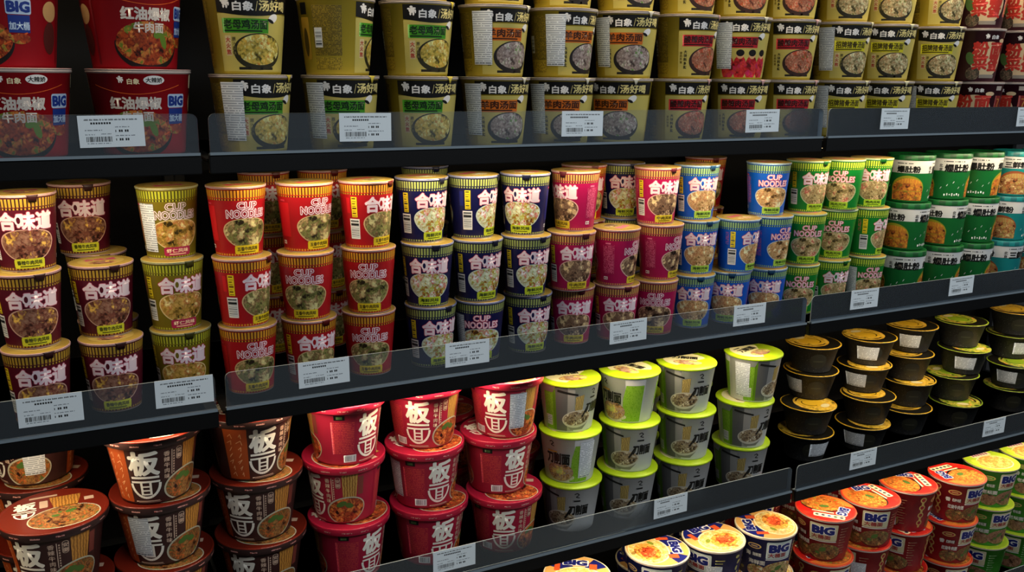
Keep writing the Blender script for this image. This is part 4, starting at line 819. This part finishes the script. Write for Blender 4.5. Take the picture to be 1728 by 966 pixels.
 ('cup_grey', 0.689, 0.099, 2, 0, -51, None, 0, 'grey noodle cup, lime lid, bottom of the grey stack beside crimson bowls', 8),
 ('cup_grey', 0.83, 0.109, 2, 2, 112, None, 180, 'grey noodle cup, lime lid, top of the second grey stack', 8),
 ('cup_grey', 0.828, 0.099, 2, 1, -43, None, 0, 'grey noodle cup, lime lid, middle of the second grey stack', 8),
 ('cup_grey', 0.824, 0.095, 2, 0, -40, None, 0, 'grey noodle cup, lime lid, bottom of the second grey stack', 8),
 ('cup_grey', 0.97, 0.102, 2, 2, -38, None, 0, 'grey noodle cup, lime lid, top of the third grey stack', 8),
 ('cup_grey', 0.972, 0.097, 2, 1, -36, None, 0, 'grey noodle cup, lime lid, middle of the third grey stack', 8),
 ('cup_grey', 0.966, 0.092, 2, 0, -38, None, 0, 'grey noodle cup, lime lid, bottom of the third grey stack', 8),
 ('cup_grey', 1.147, 0.094, 2, 2, 16, -79, 0, 'grey noodle cup with white sticker, lime lid, top of the grey stack beside black bowls', 8),
 ('cup_grey', 1.13, 0.092, 2, 1, -19, None, 0, 'grey noodle cup, lime lid, middle of the grey stack beside black bowls', 8),
 ('cup_grey', 1.133, 0.099, 2, 0, -39, None, 0, 'grey noodle cup, lime lid, bottom of the grey stack beside black bowls', 8),
 ('cup_grey', 0.93, 0.238, 2, 0, -23, None, 0, 'shaded grey noodle cup, lime lid, bottom of the first rear stack', 8),
 ('cup_grey', 0.93, 0.238, 2, 1, -23, None, 0, 'shaded grey noodle cup, lime lid, top of the first rear stack', 8),
 ('cup_grey', 1.075, 0.238, 2, 0, -27, None, 0, 'shaded grey noodle cup, lime lid, bottom of the second rear stack', 8),
 ('cup_grey', 1.075, 0.238, 2, 1, -27, None, 0, 'shaded grey noodle cup, lime lid, top of the second rear stack', 8),
 ('bowl_black_amber', 1.378, 0.145, 2, 0, -29, 23, 200, 'black bowl, amber lid, white sticker, bottom of the black stack beside grey cups', 0),
 ('bowl_black_amber', 1.378, 0.145, 2, 1, -29, None, 20, 'black bowl, amber lid, second of the black stack beside grey cups', 0),
 ('bowl_black_amber', 1.422, 0.189, 2, 2, -29, -62, 150, 'black bowl, amber lid, white sticker, third of the black stack beside grey cups', 0),
 ('bowl_black_amber', 1.422, 0.189, 2, 3, -29, None, 180, 'black bowl, amber lid, top of the black stack beside grey cups', 0),
 ('bowl_black_amber', 1.55, 0.128, 2, 0, -32, -35, 20, 'black bowl, amber lid, white sticker, bottom of the second black stack', 0),
 ('bowl_black_amber', 1.563, 0.131, 2, 1, -32, None, 150, 'black bowl, amber lid, second of the second black stack', 0),
 ('bowl_black_amber', 1.581, 0.168, 2, 2, -32, -35, 330, 'black bowl, amber lid, white sticker, third of the second black stack', 0),
 ('bowl_black_amber', 1.594, 0.172, 2, 3, -32, -17, 180, 'black bowl, amber lid, white sticker, top of the second black stack', 0),
 ('bowl_black_amber', 1.737, 0.158, 2, 0, -34, None, 150, 'black bowl, amber lid, bottom of the third black stack', 0),
 ('bowl_black_amber', 1.759, 0.173, 2, 1, -34, None, 330, 'black bowl, amber lid, second of the third black stack', 0),
 ('bowl_black_amber', 1.759, 0.188, 2, 2, -34, None, 200, 'black bowl, amber lid, third of the third black stack', 0),
 ('bowl_black_amber', 1.781, 0.202, 2, 3, -34, -17, 180, 'black bowl, amber lid, white sticker, top of the third black stack', 0),
 ('bowl_black_green', 1.9, 0.134, 2, 0, -37, None, 330, 'black bowl, green lid, bottom of the first green-lidded black stack', 0),
 ('bowl_black_green', 1.906, 0.157, 2, 1, -36, None, 200, 'black bowl, green lid, second of the first green-lidded black stack', 0),
 ('bowl_black_green', 1.938, 0.156, 2, 2, -37, -9, 20, 'black bowl, green lid, white sticker, third of the first green-lidded black stack', 0),
 ('bowl_black_green', 1.944, 0.178, 2, 3, -37, None, 180, 'black bowl, green lid, top of the first green-lidded black stack', 0),
 ('bowl_black_green', 2.143, 0.149, 2, 0, -39, None, 200, 'black bowl, green lid, bottom of the black stack at right edge', 0),
 ('bowl_black_green', 2.143, 0.149, 2, 1, -39, -29, 20, 'black bowl, green lid, white sticker, second of the black stack at right edge', 0),
 ('bowl_black_green', 2.187, 0.193, 2, 2, -39, 19, 150, 'black bowl, green lid, white sticker, third of the black stack at right edge', 0),
 ('bowl_black_amber', 2.187, 0.193, 2, 3, -39, None, 180, 'black bowl, amber lid, top of the black stack at right edge', 0),
 ('big_blue', 0.916, 0.098, 3, 0, -37, None, -75, 'navy noodle bowl with bright seafood lid, bottom of the first full blue stack', 10),
 ('big_blue', 0.916, 0.098, 3, 1, -37, None, -75, 'navy noodle bowl with bright seafood lid, middle of the first full blue stack', 10),
 ('big_blue', 0.916, 0.098, 3, 2, -37, None, -75, 'navy noodle bowl with bright seafood lid, top of the first full blue stack', 10),
 ('big_blue', 1.065, 0.089, 3, 0, -71, None, 75, 'navy noodle bowl with bright seafood lid, bottom of the second full blue stack', 10),
 ('big_blue', 1.065, 0.089, 3, 1, -71, None, 75, 'navy noodle bowl with bright seafood lid, middle of the second full blue stack', 10),
 ('big_blue', 1.065, 0.089, 3, 2, -71, 36, 75, 'navy noodle bowl with bright seafood lid, top of the second full blue stack', 10),
 ('big_blue', 1.215, 0.084, 3, 0, -11, None, 75, 'navy noodle bowl with bright seafood lid, bottom of the blue stack beside red bowls', 10),
 ('big_blue', 1.215, 0.084, 3, 1, -11, None, 75, 'navy noodle bowl with bright seafood lid, middle of the blue stack beside red bowls', 10),
 ('big_blue', 1.215, 0.084, 3, 2, -11, None, 75, 'navy noodle bowl with bright seafood lid, top of the blue stack beside red bowls', 10),
 ('big_blue', 0.705, 0.088, 3, 0, -14, None, -20, 'navy noodle bowl peeking above the bottom frame edge, bottom of the leftmost blue stack', 10),
 ('big_blue', 0.705, 0.088, 3, 1, -14, None, -20, 'navy noodle bowl peeking above the bottom frame edge, middle of the leftmost blue stack', 10),
 ('big_blue', 0.705, 0.088, 3, 2, -14, None, -20, 'navy noodle bowl peeking above the bottom frame edge, top of the leftmost blue stack', 10),
 ('big_blue', 0.99, 0.242, 3, 0, -19, None, 30, 'shaded navy noodle bowl, bottom of the first rear blue stack', 10),
 ('big_blue', 0.99, 0.242, 3, 1, -19, None, 30, 'shaded navy noodle bowl, middle of the first rear blue stack', 10),
 ('big_blue', 0.99, 0.242, 3, 2, -19, None, 30, 'shaded navy noodle bowl, top of the first rear blue stack', 10),
 ('big_blue', 1.145, 0.242, 3, 0, -22, None, 30, 'shaded navy noodle bowl, bottom of the second rear blue stack', 10),
 ('big_blue', 1.145, 0.242, 3, 1, -22, None, 30, 'shaded navy noodle bowl, middle of the second rear blue stack', 10),
 ('big_blue', 1.145, 0.242, 3, 2, -22, None, 30, 'shaded navy noodle bowl, top of the second rear blue stack', 10),
 ('big_red', 1.404, 0.084, 3, 2, -48, None, 180, 'red beef noodle bowl, top of the red stack beside navy bowls', 16),
 ('big_red', 1.403, 0.078, 3, 1, -3, None, 0, 'red beef noodle bowl, middle of the red stack beside navy bowls', 16),
 ('big_red', 1.403, 0.078, 3, 0, -36, None, 0, 'red beef noodle bowl, bottom of the red stack beside navy bowls', 16),
 ('big_red', 1.556, 0.085, 3, 2, -33, None, -60, 'red beef noodle bowl, top of the second red bowl stack', 16),
 ('big_red', 1.547, 0.09, 3, 1, -87, 37, 0, 'red beef noodle bowl, pale sticker, middle of the second red bowl stack', 16),
 ('big_red', 1.547, 0.09, 3, 0, -32, None, 0, 'red beef noodle bowl, bottom of the second red bowl stack', 16),
 ('big_red', 1.708, 0.1, 3, 2, -105, 20, -10, 'red beef noodle bowl, pale sticker, top of the third red bowl stack', 16),
 ('big_red', 1.708, 0.1, 3, 1, -73, None, 170, 'red beef noodle bowl, middle of the third red bowl stack', 16),
 ('big_red', 1.708, 0.1, 3, 0, -41, None, 0, 'red beef noodle bowl, bottom of the third red bowl stack', 16),
 ('big_red', 1.868, 0.078, 3, 2, -2, None, 0, 'red beef noodle bowl, top of the red stack beside green bowls', 16),
 ('big_red', 1.857, 0.079, 3, 1, 3, None, 0, 'red beef noodle bowl, middle of the red stack beside green bowls', 16),
 ('big_red', 1.857, 0.079, 3, 0, -18, None, 0, 'red beef noodle bowl, bottom of the red stack beside green bowls', 16),
 ('big_red', 1.325, 0.245, 3, 0, -26, None, 90, 'shaded red beef noodle bowl, bottom of the first rear red stack', 16),
 ('big_red', 1.325, 0.245, 3, 1, -26, None, 90, 'shaded red beef noodle bowl, middle of the first rear red stack', 16),
 ('big_red', 1.325, 0.245, 3, 2, -26, None, 90, 'shaded red beef noodle bowl, top of the first rear red stack', 16),
 ('big_red', 1.485, 0.245, 3, 0, -29, None, 90, 'shaded red beef noodle bowl, bottom of the second rear red stack', 16),
 ('big_red', 1.485, 0.245, 3, 1, -29, None, 90, 'shaded red beef noodle bowl, middle of the second rear red stack', 16),
 ('big_red', 1.485, 0.245, 3, 2, -29, None, 90, 'shaded red beef noodle bowl, top of the second rear red stack', 16),
 ('big_red', 1.64, 0.245, 3, 0, -31, None, 90, 'shaded red beef noodle bowl, bottom of the third rear red stack', 16),
 ('big_red', 1.64, 0.245, 3, 1, -31, None, 90, 'shaded red beef noodle bowl, middle of the third rear red stack', 16),
 ('big_red', 1.64, 0.245, 3, 2, -31, None, 90, 'shaded red beef noodle bowl, top of the third rear red stack', 16),
 ('big_green', 2.03, 0.097, 3, 2, -3, None, 180, 'green noodle bowl, top of the green stack beside red bowls', 5),
 ('big_green', 2.03, 0.097, 3, 1, -10, None, 0, 'green noodle bowl, middle of the green stack beside red bowls', 5),
 ('big_green', 2.03, 0.097, 3, 0, -68, None, 30, 'green noodle bowl, bottom of the green stack beside red bowls', 5),
 ('big_green', 2.185, 0.1, 3, 2, -5, None, 180, 'green noodle bowl, top of the green stack at right edge', 5),
 ('big_green', 2.185, 0.1, 3, 1, -12, None, 0, 'green noodle bowl, middle of the green stack at right edge', 5),
 ('big_green', 2.185, 0.1, 3, 0, -70, None, 30, 'green noodle bowl, bottom of the green stack at right edge', 5),
]

SHELF_Z = [0.37944, -0.01, -0.39594, -0.86]
first = {}
for kind, x, y, sh, lvl, rz, st, lidrot, label, gi in PACKS:
    D = KIND[kind]
    r = link(bpy.data.objects.new(D['name'], None))
    r.empty_display_size = .02
    r.location = (x, y, SHELF_Z[sh] + lvl * D['h']); r.rotation_euler = (0, 0, math.radians(rz))
    tag(r, label, D['cat'], GROUPS[gi])
    if kind not in first:
        first[kind] = []
        for pn, me, subs in D['parts']:
            p = obj(pn, me, r); first[kind].append(p)
            for sn, sm in subs: obj(sn, sm, p)
        parts = first[kind]
    else:
        parts = []
        for p0 in first[kind]:
            p = p0.copy(); link(p, r); parts.append(p)
            for s0 in p0.children: c = s0.copy(); link(c, p)
    for p in parts:
        if 'lid' in p.name.split('.')[0]: p.rotation_euler = (0, 0, math.radians(lidrot))
    if st is not None:
        s_ = obj('sticker', D['sticker'], r); s_.rotation_euler = (0, 0, math.radians(st)); s_['label'] = 'white nutrition sticker'

# ------------------------------------------------------------------ price tags clipped to the front guards
CARD = mat('tag_card', '#e2ecf0', .5); INK = mat('tag_ink', '#1a1d20', .5); INKL = mat('tag_ink_light', '#56606a', .5)
def tag_mesh(seed):
    rnd = random.Random(seed); bm = bmesh.new(); w, h = 83., 43.
    box(bm, -w / 2000, w / 2000, -.0006, 0, 0, h / 1000)
    def bar(x0, x1, z0, z1, mi):
        f = bm.faces.new([bm.verts.new((x / 1000 - w / 2000, -.00068, z / 1000)) for x, z in ((x0, z0), (x1, z0), (x1, z1), (x0, z1))]); f.material_index = mi
    def words(x0, x1, z, hh, mi):
        x = x0
        while x < x1:
            ww = rnd.uniform(1.2, 3.2)
            for q in range(rnd.randint(2, 6)):
                if x + .9 > x1: break
                bar(x, x + .75, z, z + hh * rnd.uniform(.7, 1), mi); x += 1.05
            x += 1.2
    words(8, 76, 36.2, 2.2, 1); x = 18 + rnd.uniform(-3, 6)
    for i in range(rnd.randint(7, 11)): bar(x, x + 2.3, 31.2, 33.8, 1); x += 3.3
    words(8, 30, 22.5, 1.5, 2); words(46, 66, 26.5, 1.4, 2); words(8, 20, 16.8, 1.3, 2); words(28, 41, 17.5, 1.2, 2); words(46, 72, 14.8, 1.4, 2)
    for zz in (20.2, 8.6):
        bar(46, 47, zz, zz + 3, 1)
        for q in (50.5, 53.2, 58, 60.7): bar(q, q + 2, zz, zz + 3.2, 1)
    x = 9
    while x < 41: ww = rnd.choice((.5, .8, 1.3)); bar(x, x + ww, 7.5, 14.5, 1); x += ww + rnd.choice((.5, .8, 1.1))
    words(10, 40, 4.8, 1.3, 2)
    return finish(bm, 'price_tag', [CARD, INK, INKL])
TAGS = [(-.120, 1, 'in front of the red chili buckets'), (.240, 1, 'under the green-banded yellow soup cups'), (.630, 1, 'under the orange-banded yellow soup cups'), (1.035, 1, 'under the red-banded yellow soup cups'), (1.396, 1, 'under the yellow-banded soup cups'), (1.835, 1, 'under the wine-red cups at the right edge'),
        (-.232, 2, 'under the purple noodle cups'), (-.052, 2, 'under the olive noodle cups'), (.161, 2, 'under the red noodle cups'), (.412, 2, 'under the navy noodle cups'), (.744, 2, 'under the pink noodle cups'), (1.038, 2, 'under the blue noodle cups'), (1.361, 2, 'under the green noodle cups'), (1.675, 2, 'under the green lidded tubs'),
        (.386, 3, 'under the crimson bowls'), (.866, 3, 'under the grey cups'), (1.41, 3, 'under the amber-lidded black bowls'), (1.868, 3, 'under the green-lidded black bowls')]
for i, (x, s_, w) in enumerate(TAGS):
    t = tag(obj('price_tag', tag_mesh(i)), 'white printed price tag on the clear guard ' + w, 'price tag', 'price tags along the shelf fronts')
    t.location = (x, -.0056, ZL[s_] + .0105 + (.002 if s_ > 1 else 0)); t.rotation_euler = (0, math.radians([-.6, .3, .4, -.5, .2][i % 5]), 0)
